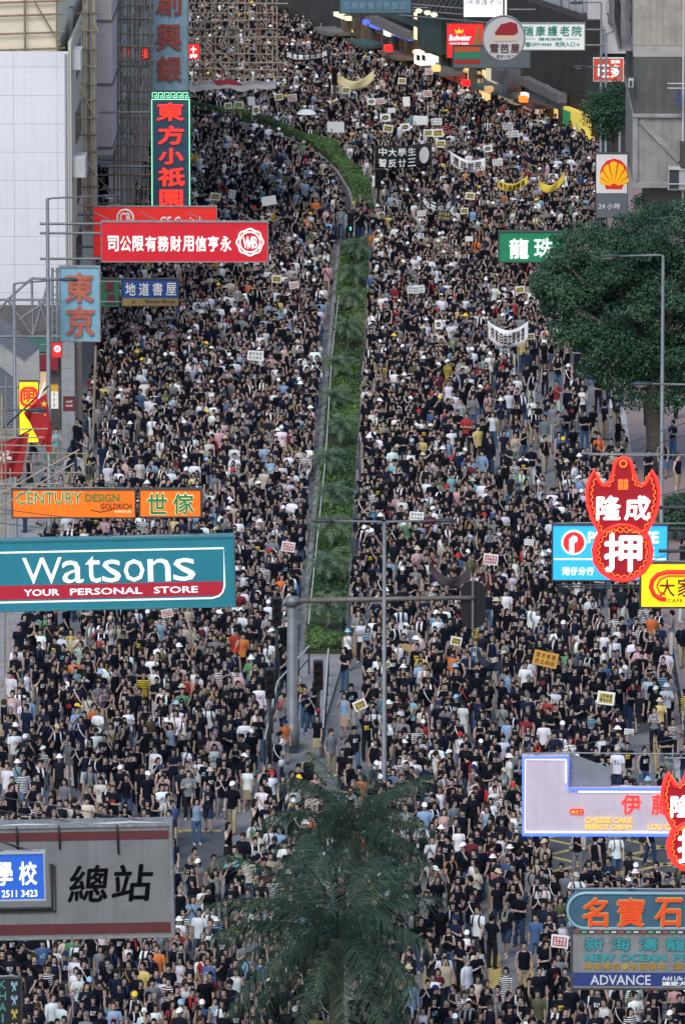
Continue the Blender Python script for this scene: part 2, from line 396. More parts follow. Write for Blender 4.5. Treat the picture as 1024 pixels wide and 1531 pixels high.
HATS = {k: hat_mesh(k) for k in ('cap', 'bucket')}
def bag_mesh(kind):
    m = MB()
    if kind == 'backpack':
        for s in (1, -1): m.tube([(s * .085, .09, 1.42), (s * .095, .0, 1.47), (s * .10, -.11, 1.39), (s * .105, -.155, 1.26), (s * .13, -.12, 1.12), (s * .16, -.0, 1.04)], .024, 6, flat=.4)
        m.loft([(0, .2, .98, .12, .08), (0, .21, 1.05, .15, .10), (0, .21, 1.28, .145, .09), (0, .19, 1.40, .09, .05)], 10)
        nm = 'backpack'
    elif kind == 'satchel':
        m.tube([(-.09, .05, 1.45), (-.085, -.06, 1.435), (-.03, -.155, 1.29), (.08, -.15, 1.10), (.185, -.08, .97), (.215, 0, .90)], .019, 6, flat=.45)
        m.bbox(.17, .25, -.15, .13, .66, .90, .03); nm = 'shoulder_bag'
    else:
        m.tube([(.085, -.15, 1.14), (.08, -.145, 1.28), (.078, -.10, 1.41), (.07, .03, 1.475), (0, .085, 1.475), (-.07, .03, 1.475), (-.078, -.10, 1.41), (-.08, -.145, 1.28), (-.088, -.15, 1.10)], .04, 7, flat=.35); nm = 'towel'
    return nm, m.mesh(nm, M_BAG, True)
BAGS = {k: bag_mesh(k) for k in ('backpack', 'satchel', 'towel')}
def bighead(me, k=1.06):
    a = np.empty(len(me.vertices) * 3); me.vertices.foreach_get('co', a); a = a.reshape(-1, 3); w_ = np.clip((a[:, 2] - 1.47) / .05, 0, 1) * (np.hypot(a[:, 0], a[:, 1]) < .2); f_ = 1 + (k - 1) * w_
    a[:, 0] *= f_; a[:, 1] *= f_; a[:, 2] = 1.48 + (a[:, 2] - 1.48) * np.where(a[:, 2] > 1.48, f_, 1); me.vertices.foreach_set('co', a.ravel()); me.update()
for (ps_, sx_), (me_, k_) in BODY.items():
    if ps_ not in ('raise', 'hold', 'phone', 'look'): bighead(me_)
for me_ in list(HAIR.values()) + list(HATS.values()): bighead(me_)
for ps_ in ('raise', 'hold', 'phone', 'look'):
    for sx_ in 'mf':     # arms pass beside the head here: grow only what lies within the skull
        me_ = BODY[ps_, sx_][0]; a = np.empty(len(me_.vertices) * 3); me_.vertices.foreach_get('co', a); a = a.reshape(-1, 3); c_ = np.array([0, -.005, 1.60]); r_ = np.linalg.norm((a - c_) / np.array([.1, .13, .14]), axis=1)
        w_ = np.clip((1.0 - r_) / .08, 0, 1)[:, None]; a = a + w_ * ((a - np.array([0, 0, 1.48])) * .06); me_.vertices.foreach_set('co', a.ravel()); me_.update()
VARIANTS = []
def variant(pose, sex, top, bot, hair, hat=None, bag=None):
    b, k = BODY[pose, sex]; parts = [('body', b), ('hair', HAIR[hair])] + clothes((top, bot), pose, sex, k)
    if hat: parts.append(('cap' if hat == 'cap' else 'hat', HATS[hat]))
    if bag: parts.append(BAGS[bag])
    VARIANTS.append(dict(pose=pose, sex=sex, top=top, bot=bot, hair=hair, hat=hat, bag=bag, parts=parts, dz=k['dz']))
for a in [
 ('stand', 'm', 'tee', 'trousers', 'short'), ('walk', 'm', 'tee', 'trousers', 'full'), ('stride', 'm', 'tee', 'shorts', 'short'), ('clap', 'm', 'tee', 'trousers', 'short'),
 ('fold', 'm', 'polo', 'trousers', 'short'), ('pocket', 'm', 'tee', 'trousers', 'full'), ('walk', 'm', 'polo', 'trousers', 'short', 'cap'), ('stand', 'm', 'tee', 'shorts', 'short', 'cap'),
 ('strap', 'm', 'tee', 'trousers', 'short', None, 'satchel'), ('stride', 'm', 'tee', 'trousers', 'short', None, 'backpack'), ('phone', 'm', 'tee', 'trousers', 'full'), ('look', 'm', 'tee', 'shorts', 'short', 'cap', 'backpack'),
 ('stand', 'm', 'long', 'trousers', 'short'), ('pocket', 'm', 'vest', 'shorts', 'short'), ('clap', 'm', 'tee', 'trousers', 'short', 'bucket'), ('walk', 'm', 'tee', 'shorts', 'short', None, 'towel'),
 ('stand', 'f', 'tee', 'trousers', 'long'), ('walk', 'f', 'tank', 'trousers', 'long'), ('stride', 'f', 'tee', 'skirt', 'bob'), ('clap', 'f', 'tank', 'trousers', 'tail'),
 ('fold', 'f', 'tee', 'trousers', 'long'), ('strap', 'f', 'tee', 'trousers', 'bob', None, 'satchel'), ('phone', 'f', 'tank', 'skirt', 'long'), ('stand', 'f', 'tee', 'shorts', 'tail', 'bucket'),
 ('look', 'f', 'tee', 'trousers', 'tail'), ('stand', 'f', 'tank', 'skirt', 'bob', 'bucket', 'satchel'), ('walk', 'f', 'polo', 'trousers', 'bob', 'cap'), ('pocket', 'f', 'tee', 'trousers', 'long', None, 'backpack'),
 ('raise', 'm', 'tee', 'trousers', 'short'), ('raise', 'f', 'tee', 'trousers', 'bob'), ('hold', 'm', 'tee', 'trousers', 'full'), ('hold', 'f', 'tank', 'trousers', 'long')]:
    variant(*a)
NV = len(VARIANTS); RAISED = [i for i, v in enumerate(VARIANTS) if v['pose'] in ('raise', 'hold')]; ONE_UP = [i for i, v in enumerate(VARIANTS) if v['pose'] == 'raise']
PLAIN = [i for i, v in enumerate(VARIANTS) if v['pose'] not in ('raise', 'hold') for _ in range(1 if v['hat'] else 3)]
# colours (linear) with the word a label uses
TOPS = [('black', (.0075, .009, .0145), 66), ('black', (.014, .0165, .024), 10), ('white', (.66, .68, .70), 14), ('cream', (.52, .48, .40), 1.8), ('grey', (.17, .18, .19), 5), ('navy', (.014, .020, .045), 6),
        ('pale blue', (.22, .33, .46), 1.8), ('blue', (.06, .11, .22), .8), ('red', (.30, .035, .035), .6), ('pink', (.52, .32, .33), 1.2), ('yellow', (.52, .42, .15), .6), ('orange', (.55, .16, .05), .4),
        ('green', (.10, .22, .12), .5), ('olive', (.09, .095, .05), 1.2), ('beige', (.36, .31, .24), 1.2), ('maroon', (.11, .025, .03), 1.0), ('purple', (.09, .06, .11), .2), ('turquoise', (.17, .34, .38), .35)]
BOTS = [('dark', (.02, .02, .024), 34), ('jeans', (.07, .12, .21), 24), ('dark jeans', (.03, .05, .10), 14), ('khaki', (.33, .27, .18), 13), ('pale', (.55, .54, .50), 7), ('grey', (.17, .17, .17), 8)]
HATC = [('white', (.78, .78, .76), 48), ('black', (.02, .02, .02), 14), ('navy', (.02, .03, .09), 10), ('beige', (.5, .42, .3), 12), ('red', (.5, .03, .03), 6), ('yellow', (.75, .5, .04), 5), ('pale blue', (.3, .48, .62), 5)]
BAGC = [('black', (.015, .015, .018), 52), ('white', (.7, .7, .68), 14), ('navy', (.02, .03, .08), 12), ('grey', (.2, .2, .2), 10), ('tan', (.35, .2, .1), 7), ('red', (.4, .03, .03), 5)]
def wpick(t):
    q = random.random() * sum(x[2] for x in t)
    for x in t:
        q -= x[2]
        if q <= 0: return x
    return t[-1]
def jit(c, a=.18): g = random.uniform(1 - a, 1 + a); return tuple(min(.85, max(.003, x * g * random.uniform(.94, 1.06))) for x in c)
def outfit():
    t, b, h, g = wpick(TOPS), wpick(BOTS), wpick(HATC), wpick(BAGC); sk = random.uniform(.7, 1.1)
    hr = random.choice([(.009, .008, .008)] * 12 + [(.03, .016, .009), (.05, .026, .013), (.13, .12, .12)])
    pr = 0.0; cp = random.choice([(.75, .75, .73)] * 4 + [(.7, .5, .06), (.5, .05, .05), (.25, .45, .6)])
    if random.random() < .22: pr = 1.0
    elif random.random() < .03: pr = 2.0
    if pr and t[0] in ('white', 'cream'): cp = random.choice([(.03, .03, .04), (.1, .18, .4), (.5, .05, .05)])
    if g[0] == t[0] == 'black' and random.random() < .6: g = BAGC[1]
    return dict(t=t, b=b, h=h, g=g, c_top=jit(t[1]), c_bot=jit(b[1]), c_hat=jit(h[1], .08), c_bag=jit(g[1]), c_hair=jit(hr), c_skin=(.47 * sk, .335 * sk * random.uniform(.96, 1.04), .27 * sk * random.uniform(.92, 1.06)),
                c_shoe=jit(random.choice([(.5, .5, .5), (.03, .03, .03), (.03, .03, .03), (.12, .07, .04)])), c_prt=cp, prt=pr)
CKEYS = ('c_top', 'c_bot', 'c_hat', 'c_bag', 'c_hair', 'c_skin', 'c_shoe', 'c_prt')
PKEY = {'body': ('c_skin',), 'hair': ('c_hair',), 'shirt': ('c_top', 'c_prt', 'prt'), 'vest': ('c_top', 'c_prt', 'prt'), 'trousers': ('c_bot',), 'shorts': ('c_bot',), 'skirt': ('c_bot',), 'shoe': ('c_shoe',),
        'cap': ('c_hat',), 'hat': ('c_hat',), 'backpack': ('c_bag',), 'shoulder_bag': ('c_bag',), 'towel': ('c_bag',)}
def person(vi, x, y, rz, sc, of, z=0.0):
    v = VARIANTS[vi]; root = ob('person', None, None, (x, y, z + v['dz'] * sc), rz); root.scale = (sc * 1.0, sc * 1.0, sc)
    for nm, me in v['parts']:
        o = ob(nm, me, root)
        for kk in PKEY[nm]: o[kk] = of[kk]
    return root
PROTO = bpy.data.collections.new('crowd_figures')
for i, v in enumerate(VARIANTS):
    mb = MB(); mats = []; 
    for nm, me in v['parts']:
        base = len(mats)
        for m in me.materials: mats.append(m)
        mb_m = [p.material_index + base for p in me.polygons]; off = len(mb.v)
        mb.v += [(c.co.x, c.co.y, c.co.z + v['dz']) for c in me.vertices]; mb.f += [tuple(j + off for j in p.vertices) for p in me.polygons]; mb.m += mb_m
    PROTO.objects.link(bpy.data.objects.new('crowd_figure_%02d' % i, mb.mesh('crowd_figure', mats, True)))
# ------------------------------------------------------------------ ground, road, pavements, median
def pos_mat(name, build):
    m = bpy.data.materials.new(name); m.use_nodes = True; ns, ls = nodes(m); b = ns['Principled BSDF']; geo = ns.new('ShaderNodeNewGeometry')
    build(ns, ls, b, geo.outputs['Position']); MATS[name] = m; return m
def road_build(ns, ls, b, pos):
    n = ns.new('ShaderNodeTexNoise'); n.inputs['Scale'].default_value = .35; n.inputs['Detail'].default_value = 8; n.inputs['Roughness'].default_value = .7; ls.new(pos, n.inputs['Vector'])
    r = ns.new('ShaderNodeValToRGB'); r.color_ramp.elements[0].position = .3; r.color_ramp.elements[0].color = (.125, .13, .132, 1); r.color_ramp.elements[1].position = .75; r.color_ramp.elements[1].color = (.25, .25, .245, 1)
    ls.new(n.outputs['Fac'], r.inputs[0])
    # transverse slab joints every 5 m
    sp = ns.new('ShaderNodeSeparateXYZ'); ls.new(pos, sp.inputs[0])
    a = ns.new('ShaderNodeMath'); a.operation = 'PINGPONG'; a.inputs[1].default_value = 2.5; ls.new(sp.outputs[1], a.inputs[0])
    c = ns.new('ShaderNodeMath'); c.operation = 'LESS_THAN'; c.inputs[1].default_value = .05; ls.new(a.outputs[0], c.inputs[0])
    mx = ns.new('ShaderNodeMix'); mx.data_type = 'RGBA'; ls.new(c.outputs[0], mx.inputs['Factor']); ls.new(r.outputs[0], mx.inputs['A']); mx.inputs['B'].default_value = (.07, .07, .07, 1)
    ls.new(mx.outputs['Result'], b.inputs['Base Color']); b.inputs['Roughness'].default_value = .85
M_ROAD = pos_mat('concrete_road', road_build)
def pave_build(ns, ls, b, pos):
    mp = ns.new('ShaderNodeMapping'); mp.inputs['Scale'].default_value = (1, 1, 1); ls.new(pos, mp.inputs[0])
    br = ns.new('ShaderNodeTexBrick'); br.inputs['Scale'].default_value = 1.0; br.inputs['Brick Width'].default_value = .4; br.inputs['Row Height'].default_value = .2; br.inputs['Mortar Size'].default_value = .012
    br.inputs['Color1'].default_value = (.30, .20, .175, 1); br.inputs['Color2'].default_value = (.25, .19, .17, 1); br.inputs['Mortar'].default_value = (.20, .18, .165, 1)
    ls.new(mp.outputs[0], br.inputs[0]); ls.new(br.outputs[0], b.inputs['Base Color']); b.inputs['Roughness'].default_value = .85
M_PAVE = pos_mat('pink_paving', pave_build)
M_KERB = mat('kerb_stone', (.40, .39, .36), .85, noise=.25, nscale=4)
M_CONC = mat('concrete', (.25, .25, .24), .85, noise=.25, nscale=1.3)
M_ASPH = mat('asphalt', (.075, .082, .09), .9, noise=.25, nscale=2.0)
M_YEL = mat('yellow_road_paint', (.46, .34, .10), .7, noise=.3, nscale=6)
M_STEEL = mat('grey_steel', (.17, .18, .185), .45, .3, noise=.2, nscale=2)
M_DARK = mat('dark_painted_metal', (.035, .038, .042), .5)
M_BLACK = mat('black_metal', (.012, .012, .013), .5)
M_WHITE = mat('white_paint', (.75, .75, .73), .6)
M_RAIL = mat('pale_railing_paint', (.50, .51, .49), .5, .1)
XL, XR = -14.8, 8.35                     # kerb lines
m = MB(); m.box(-1500, 1500, -300, 3500, -1.0, 0.0); tag(m.obj('road', M_ROAD), kind='structure')
Y0, Y1 = 150.0, 452.0
for nm, xa, xb, y1 in (('pavement', XR + .25, 30.0, 456.0), ('pavement', -40.0, XL - .25, 446.0)):
    m = MB(); m.box(xa, xb, Y0, y1, -.5, .12); po = tag(m.obj(nm, M_PAVE if xa > 0 else mat('grey_paving', (.27, .265, .255), .85, noise=.25, nscale=2)), kind='structure')
    kx = xa - .25 if xa > 0 else xb
    kme = MB().bbox(0, .25, 0, 2.98, -.3, .13, .012).mesh('kerb_stone', M_KERB)
    y = Y0
    while y < y1 - 3:
        if y > 225: ob('kerb_stone', kme, po, (kx, y, 0))
        y += 3.0
# junction asphalt, yellow box hatching and crossing stripes
yj0, yj1 = ground(0, 1306).y, ground(0, 1240).y
jun = tag(MB().slab([(XL, yj0), (-6.6, yj0), (-6.6, yj1), (XL, yj1)], -.2, .004).obj('junction_asphalt', M_ASPH), kind='structure')
jun2 = tag(MB().slab([(-2.0, yj0), (16, yj0), (16, yj1), (-2.0, yj1)], -.2, .004).obj('junction_asphalt', M_ASPH), kind='structure')
def stripe(parent, a, b, wd, z=.009):
    a, b = Vector(a), Vector(b); d = (b - a).normalized(); q = Vector((-d.y, d.x)) * wd / 2
    MB().slab([(a - q)[:], (b - q)[:], (b + q)[:], (a + q)[:]], .0, z).obj('paint_line', M_YEL, parent)
yl = yj1 - yj0
for x0, x1, par in ((XL + .3, -7.0, jun), (-1.5, 14, jun2)):
    for k in range(-3, 9):
        for sgn in (1, -1):
            xa = x0 + k * 2.6; xb = xa + sgn * yl * .9
            a, b = (xa, yj0 + .3), (xb, yj1 - .3)
            if min(xa, xb) < x0 - .1 or max(xa, xb) > x1 + .1: continue
            stripe(par, a, b, .2)
    stripe(par, (x0, yj0 + .15), (x1, yj0 + .15), .22); stripe(par, (x0, yj1 - .15), (x1, yj1 - .15), .22)
cross = tag(ob('crossing', None), None, None, None, 'structure')
ya, yb = ground(0, 1476).y, ground(0, 1424).y
for k in range(-16, 15):
    xa = 1.75 + k * 1.0
    if not (XL < xa < XR + 1): continue
    MB().slab([(xa, ya), (xa + .38, ya), (xa + .38, yb), (xa, yb)], -.1, .006).obj('paint_stripe', M_YEL, cross)
for dx in (.35, .62):
    yy0, yy1 = ground(0, 1235).y, ground(0, 1075).y
    MB().slab([(XR - dx, yy0), (XR - dx + .1, yy0), (XR - dx + .1, yy1), (XR - dx, yy1)], -.1, .006).obj('paint_line', M_YEL, cross)
# median: planted bed, concrete edges, refuge island
ym0, ym1 = ground(0, 985).y, ground(0, 372).y
med = tag(MB().slab([(-4.95, ym0), (-3.2, ym0), (-3.2, ym1), (-4.95, ym1)], -.2, .16).obj('median_island', M_CONC), kind='structure')
yi = ground(0, 1118).y
ref = tag(MB().slab([(-6.15, yi), (-4.0, yi), (-3.25, ym0 - .02), (-5.4, ym0 - .02)], -.2, .15).obj('refuge_island', M_CONC), kind='structure')
# curved median where the street swings left
cpts = [(546, 326), (538, 298), (520, 268), (490, 240), (445, 217), (395, 199), (340, 184), (285, 170)]
cg = [ground(px_c, py_c + 18) for px_c, py_c in cpts]
def strip_poly(pts, w):
    L, Rr = [], []
    for i, p in enumerate(pts):
        d = (pts[min(i + 1, len(pts) - 1)] - pts[max(i - 1, 0)]); d = Vector((d.x, d.y)).normalized(); q = Vector((-d.y, d.x)) * w / 2
        L.append((p.x + q.x, p.y + q.y)); Rr.append((p.x - q.x, p.y - q.y))
    return L + Rr[::-1]
med2 = tag(MB().slab(strip_poly(cg, 1.3)[::-1], -.2, 1.15).obj('median_island', M_CONC), kind='structure')

# ------------------------------------------------------------------ leaves
def leaf_mat(name, c1, c2, rough=.5, trans=.25):
    m = bpy.data.materials.new(name); m.use_nodes = True; ns, ls = nodes(m); b = ns['Principled BSDF']
    at = ns.new('ShaderNodeAttribute'); at.attribute_name = 'tint'
    r = ns.new('ShaderNodeMix'); r.data_type = 'RGBA'; r.inputs['A'].default_value = (*c1, 1); r.inputs['B'].default_value = (*c2, 1); ls.new(at.outputs['Fac'], r.inputs['Factor'])
    ls.new(r.outputs['Result'], b.inputs['Base Color']); b.inputs['Roughness'].default_value = rough; b.inputs['Specular IOR Level'].default_value = .3
    tr = ns.new('ShaderNodeBsdfTranslucent'); ls.new(r.outputs['Result'], tr.inputs[0]); mx = ns.new('ShaderNodeMixShader'); mx.inputs[0].default_value = trans
    ls.new(b.outputs[0], mx.inputs[1]); ls.new(tr.outputs[0], mx.inputs[2]); ls.new(mx.outputs[0], ns['Material Output'].inputs[0])
    MATS[name] = m; return m
def leaf_mesh(name, cen, nrm, size, m, aspect=.5, tint=None):
    """one rhombic leaf per centre, lying across its normal"""
    n = len(cen); u = rng.normal(size=(n, 3)); nrm = nrm / np.linalg.norm(nrm, axis=1, keepdims=True)
    u -= nrm * (u * nrm).sum(1, keepdims=True); u /= np.linalg.norm(u, axis=1, keepdims=True); w_ = np.cross(nrm, u)
    s = size * rng.uniform(.65, 1.3, (n, 1))
    v = np.stack([cen - u * s * .5, cen + w_ * s * aspect * .5 - nrm * s * .06, cen + u * s * .5 - nrm * s * .12, cen - w_ * s * aspect * .5 - nrm * s * .06], 1).reshape(-1, 3)
    return quads(name, v, m, np.repeat(tint if tint is not None else rng.random(n), 4))
def quads(name, v, m, tint=None):
    n = len(v) // 4; me = bpy.data.meshes.new(name); me.vertices.add(n * 4); me.vertices.foreach_set('co', v.astype(np.float32).ravel())
    me.loops.add(n * 4); me.loops.foreach_set('vertex_index', np.arange(n * 4, dtype=np.int32)); me.polygons.add(n)
    me.polygons.foreach_set('loop_start', np.arange(0, n * 4, 4, dtype=np.int32)); me.polygons.foreach_set('loop_total', np.full(n, 4, dtype=np.int32))
    if tint is not None:
        at = me.attributes.new('tint', 'FLOAT', 'POINT'); at.data.foreach_set('value', tint.astype(np.float32))
    me.materials.append(m); me.update(calc_edges=True); me.validate(); return me
M_HEDGE = leaf_mat('hedge_leaf', (.030, .068, .026), (.13, .22, .06), .55)
M_TREE = leaf_mat('broad_leaf', (.020, .060, .034), (.080, .155, .080), .6, .25)
M_PALM = leaf_mat('palm_leaf', (.016, .042, .029), (.075, .12, .070), .5, .2)
M_PALM2 = leaf_mat('median_palm_leaf', (.08, .13, .085), (.22, .29, .18), .45, .25)
M_BARK = mat('bark', (.075, .06, .048), .9, noise=.4, nscale=7, bump=.6)
M_SOIL = mat('planting_soil', (.04, .05, .02), .95)
def hedge(par, polyf, n, h, zb, name='hedge'):
    pts = np.array([polyf() for _ in range(n)]); hh = h * (.55 + .45 * np.array([math.sin(p[0] * 2.1 + p[1] * .9) * .5 + math.sin(p[1] * .43 + 1.3) * .5 for p in pts])); 
    z = zb + np.maximum(.12, hh) * rng.random(n) ** .45
    c = np.column_stack([pts, z]); nr = rng.normal(size=(n, 3)) * .55 + np.array([0, -.25, .8])
    tn = np.clip(.45 + .35 * np.sin(pts[:, 1] * .19 + pts[:, 0] * 1.7) + .2 * np.sin(pts[:, 1] * .83) + rng.normal(0, .22, n), 0, 1)
    o = ob(name, leaf_mesh(name, c, nr, .17, M_HEDGE, .55, tn), None)
    return o
h1 = hedge(None, lambda: (random.uniform(-4.72, -3.28), random.uniform(ym0 + .3, ym1 - .3)), 36000, .72, .16)
tag(h1, 'dense low green hedge filling the straight central median bed', 'hedge', None, 'stuff')
MB().slab([(-4.72, ym0 + .25), (-3.36, ym0 + .25), (-3.36, ym1 - .25), (-4.72, ym1 - .25)], .1, .30).obj('planting_soil', M_SOIL, med)
cl = [0]
for a, b in zip(cg, cg[1:]): cl.append(cl[-1] + (b - a).length)
def on_curve():
    t = random.uniform(0.3, cl[-1] - .2); i = max(j for j in range(len(cl) - 1) if cl[j] <= t); a, b = cg[i], cg[i + 1]; q = (t - cl[i]) / (cl[i + 1] - cl[i]); p = a.lerp(b, q); d = (b - a).normalized()
    w_ = random.uniform(-.5, .5); return (p.x - d.y * w_, p.y + d.x * w_)
h2 = hedge(None, on_curve, 10000, .8, 1.15); tag(h2, 'low green hedge on the curved median where the street bends left', 'hedge', None, 'stuff')
MB().slab(strip_poly(cg, 1.0)[::-1], 1.0, 1.32).obj('planting_soil', M_SOIL, med2)

# ------------------------------------------------------------------ the crowd
def inpoly(x, y, poly):
    r = False; j = len(poly) - 1
    for i in range(len(poly)):
        xi, yi_ = poly[i]; xj, yj = poly[j]
        if (yi_ > y) != (yj > y) and x < (xj - xi) * (y - yi_) / (yj - yi_) + xi: r = not r
        j = i
    return r
CROWD = [(-75, 1760), (-40, 1400), (-20, 1250), (10, 1100), (30, 1000), (60, 860), (100, 760), (112, 690), (140, 610), (150, 540), (142, 440), (150, 350), (148, 250), (262, 215), (262, 0), (470, 0), (492, 74), (560, 112), (640, 142), (720, 178),
         (800, 205), (868, 226), (893, 250), (905, 420), (920, 540), (930, 640), (950, 760), (968, 850), (983, 930), (993, 1010), (1004, 1100), (1050, 1300), (1120, 1760)]
HOLES = [[(458, 990), (512, 990), (556, 366), (502, 366)], [(390, 1122), (486, 1122), (518, 985), (450, 985), (412, 1020)]]
THIN = [  # (polygon, keep fraction): stretches where the road shows between people
    ([(755, 560), (930, 560), (950, 750), (880, 720), (790, 700)], .42), ([(690, 640), (800, 640), (850, 780), (760, 790), (690, 720)], .55),
    ([(815, 1240), (1060, 1240), (1060, 1362), (815, 1362)], .12), ([(262, 1228), (400, 1228), (345, 1345), (262, 1345)], .22), ([(-60, 1190), (60, 1190), (240, 1235), (240, 1262), (-60, 1262)], .6), ([(715, 1400), (800, 1400), (820, 1545), (715, 1545)], .5),
    ([(850, 900), (1010, 900), (1015, 1000), (900, 980)], .5), ([(930, 1100), (1030, 1100), (1060, 1222), (920, 1222)], .45), ([(370, 1212), (560, 1212), (540, 985), (450, 985), (404, 1020)], .13), ([(60, 850), (170, 740), (140, 640), (100, 720)], .5), ([(120, 1000), (150, 760), (60, 860), (20, 1050)], .6)]
cellw = .46; occ = {}; PEOPLE = []
def free(x, y, r):
    i, j = int(x // cellw), int(y // cellw); q = int(r / cellw) + 1
    for a in range(i - q, i + q + 1):
        for b in range(j - q, j + q + 1):
            for p in occ.get((a, b), ()):
                if (p[0] - x) ** 2 + (p[1] - y) ** 2 < r * r: return False
    return True
def claim(x, y): occ.setdefault((int(x // cellw), int(y // cellw)), []).append((x, y))
cghole = strip_poly(cg, 2.1); yp1 = ground(0, 1396).y
def ok_ground(x, y, px, py):
    if not inpoly(px, py, CROWD): return False
    if any(inpoly(px, py, h) for h in HOLES) or inpoly(x, y, cghole): return False
    if -5.2 < x < -2.95 and ym0 - 1 < y < ym1 + .5: return False
    if -3.1 < x < -2.25 and y < yp1: return False
    return True
def rot_for(y):
    return random.gauss(0, .42) if random.random() < .93 else random.uniform(-2.6, 2.6)
FIX = []     # (x, y, variant list) for people under placards and banners, filled by the placard list below
PLAC = [  # pixel x, y of the board centre, width px, design, tilt
 (502, 190, 26, 'blank', 0), (385, 158, 0, '', 0), (343, 158, 12, 'yellow', 5), (356, 157, 14, 'yellow', -4), (377, 151, 10, 'blank', 3), (438, 146, 14, 'red', 4), (383, 165, 11, 'circle', 0), (419, 145, 13, 'yellow', 8), (502, 134, 14, 'yellow', 0), (517, 135, 13, 'yellow', 0),
 (555, 152, 13, 'circle', 0), (570, 151, 12, 'red', 6), (600, 121, 12, 'yellow', -3), (608, 152, 11, 'blank', 3), (577, 176, 16, 'circle', 4), (578, 192, 15, 'yellow', -8), (607, 190, 15, 'circle', 6), (585, 165, 12, 'blank', 0), (628, 180, 22, 'blank', -3), (640, 107, 12, 'red', -5), (639, 140, 13, 'red', 0),
 (653, 182, 16, 'text', 2), (640, 199, 14, 'yellow', 0), (655, 199, 16, 'yellow', 3), (658, 215, 15, 'yellow', -2), (757, 189, 15, 'text', -6), (768, 200, 16, 'text', 4), (744, 243, 15, 'text', 2), (731, 222, 14, 'circle', 8), (701, 293, 14, 'yellow', -6), (694, 315, 12, 'yellow', 0), (702, 357, 12, 'blank', 3),
 (662, 323, 20, 'dark', -6), (631, 319, 13, 'text', 5), (617, 433, 18, 'text', -2), (627, 432, 18, 'text', 4), (778, 433, 14, 'yellow', 4), (794, 503, 12, 'yellow', 3), (656, 485, 11, 'circle', 2), (413, 417, 15, 'yellow', -3), (442, 426, 14, 'red', 8), (381, 532, 24, 'text', -3), (321, 294, 15, 'yellow', -4), (405, 300, 22, 'blank', 10), (345, 290, 10, 'text', -8), (429, 267, 12, 'dark', 0),
 (621, 772, 21, 'text', -5), (789, 811, 14, 'text', -4), (731, 836, 22, 'red', -6), (810, 985, 37, 'orange', -12), (902, 1044, 26, 'yellow', -8), (937, 1094, 14, 'text', -6), (834, 1407, 26, 'red', -5), (676, 958, 17, 'yellow', -14), (586, 992, 12, 'yellow', 20), (254, 916, 17, 'red', 10), (548, 1052, 20, 'yellow', 24), (427, 817, 20, 'red', -10), (604, 968, 14, 'tan', -12), (476, 1058, 0, '', 0)]
PLAC = [p for p in PLAC if p[2]]
for px, py, wpx, des, tl in PLAC:
    s = KS * (py + 1200) / (1 - KS * 2.05); g = ground(px, py + 2.05 * s * .985)
    FIX.append((g.x, g.y + .12, s))
BANNERS = [  # x0,y0 left top, x1,y1 right top, height px, sag px, design
 (503, 108, 559, 104, 15, 15, 'yellow', ''), (560, 217, 645, 213, 34, 3, 'black', '中大學生誓反廿三'), (673, 226, 725, 236, 19, 8, 'white', '還政於民'), (743, 268, 788, 263, 12, 9, 'yellow2', '爭取民主普選'), (805, 268, 843, 257, 12, 14, 'yellow2', ''),
 (628, 284, 680, 288, 16, 20, 'navy', '和平民主'), (729, 479, 789, 480, 27, 14, 'white', '捍衛自由立即普選'), (641, 836, 702, 848, 17, 22, 'darkred', ''), (424, 74, 495, 71, 12, 7, 'black', '民主黨還政於民'), (712, 968, 750, 986, 14, 12, 'navy', '')]
for b in BANNERS:
    for k, (bx, by) in enumerate(((b[0], b[1]), (b[2], b[3]))):
        s = KS * (by + 1200 + b[4] + b[5]) / (1 - KS * 1.72); g = ground(bx, by + b[4] + b[5] + 1.72 * s * .985); FIX.append((g.x, g.y + .15, s))
for x, y, s in FIX:
    claim(x, y); PEOPLE.append([x, y, random.gauss(0, .12), random.choice(ONE_UP if random.random() < .5 else RAISED), 0.0])
# people whose bright clothes stand out: torso pixel and colour
SPECIAL = [(558, 357, 'orange'), (533, 306, 'yellow'), (580, 332, 'yellow'), (655, 572, 'maroon'), (697, 637, 'red'), (589, 708, 'turquoise'), (112, 1003, 'orange'), (158, 1043, 'purple'), (632, 1090, 'red'), (846, 992, 'green'), (985, 1062, 'yellow'), (768, 460, 'red'), (235, 1440, 'orange'), (347, 1300, 'turquoise'), (372, 1300, 'cream'), (310, 1372, 'white'), (515, 1055, 'pale blue'), (448, 635, 'pale blue'), (755, 650, 'pale blue'), (670, 640, 'cream'), (800, 1390, 'blue'), (650, 1310, 'red')]
SPEC = {}
for sx_, sy_, cn in SPECIAL:
    s = KS * (sy_ + 1200) / (1 - KS * 1.2); g = ground(sx_, sy_ + 1.2 * s * .985); claim(g.x, g.y); SPEC[len(PEOPLE)] = cn; PEOPLE.append([g.x, g.y, random.gauss(0, .2), random.choice(PLAIN), 0.0])
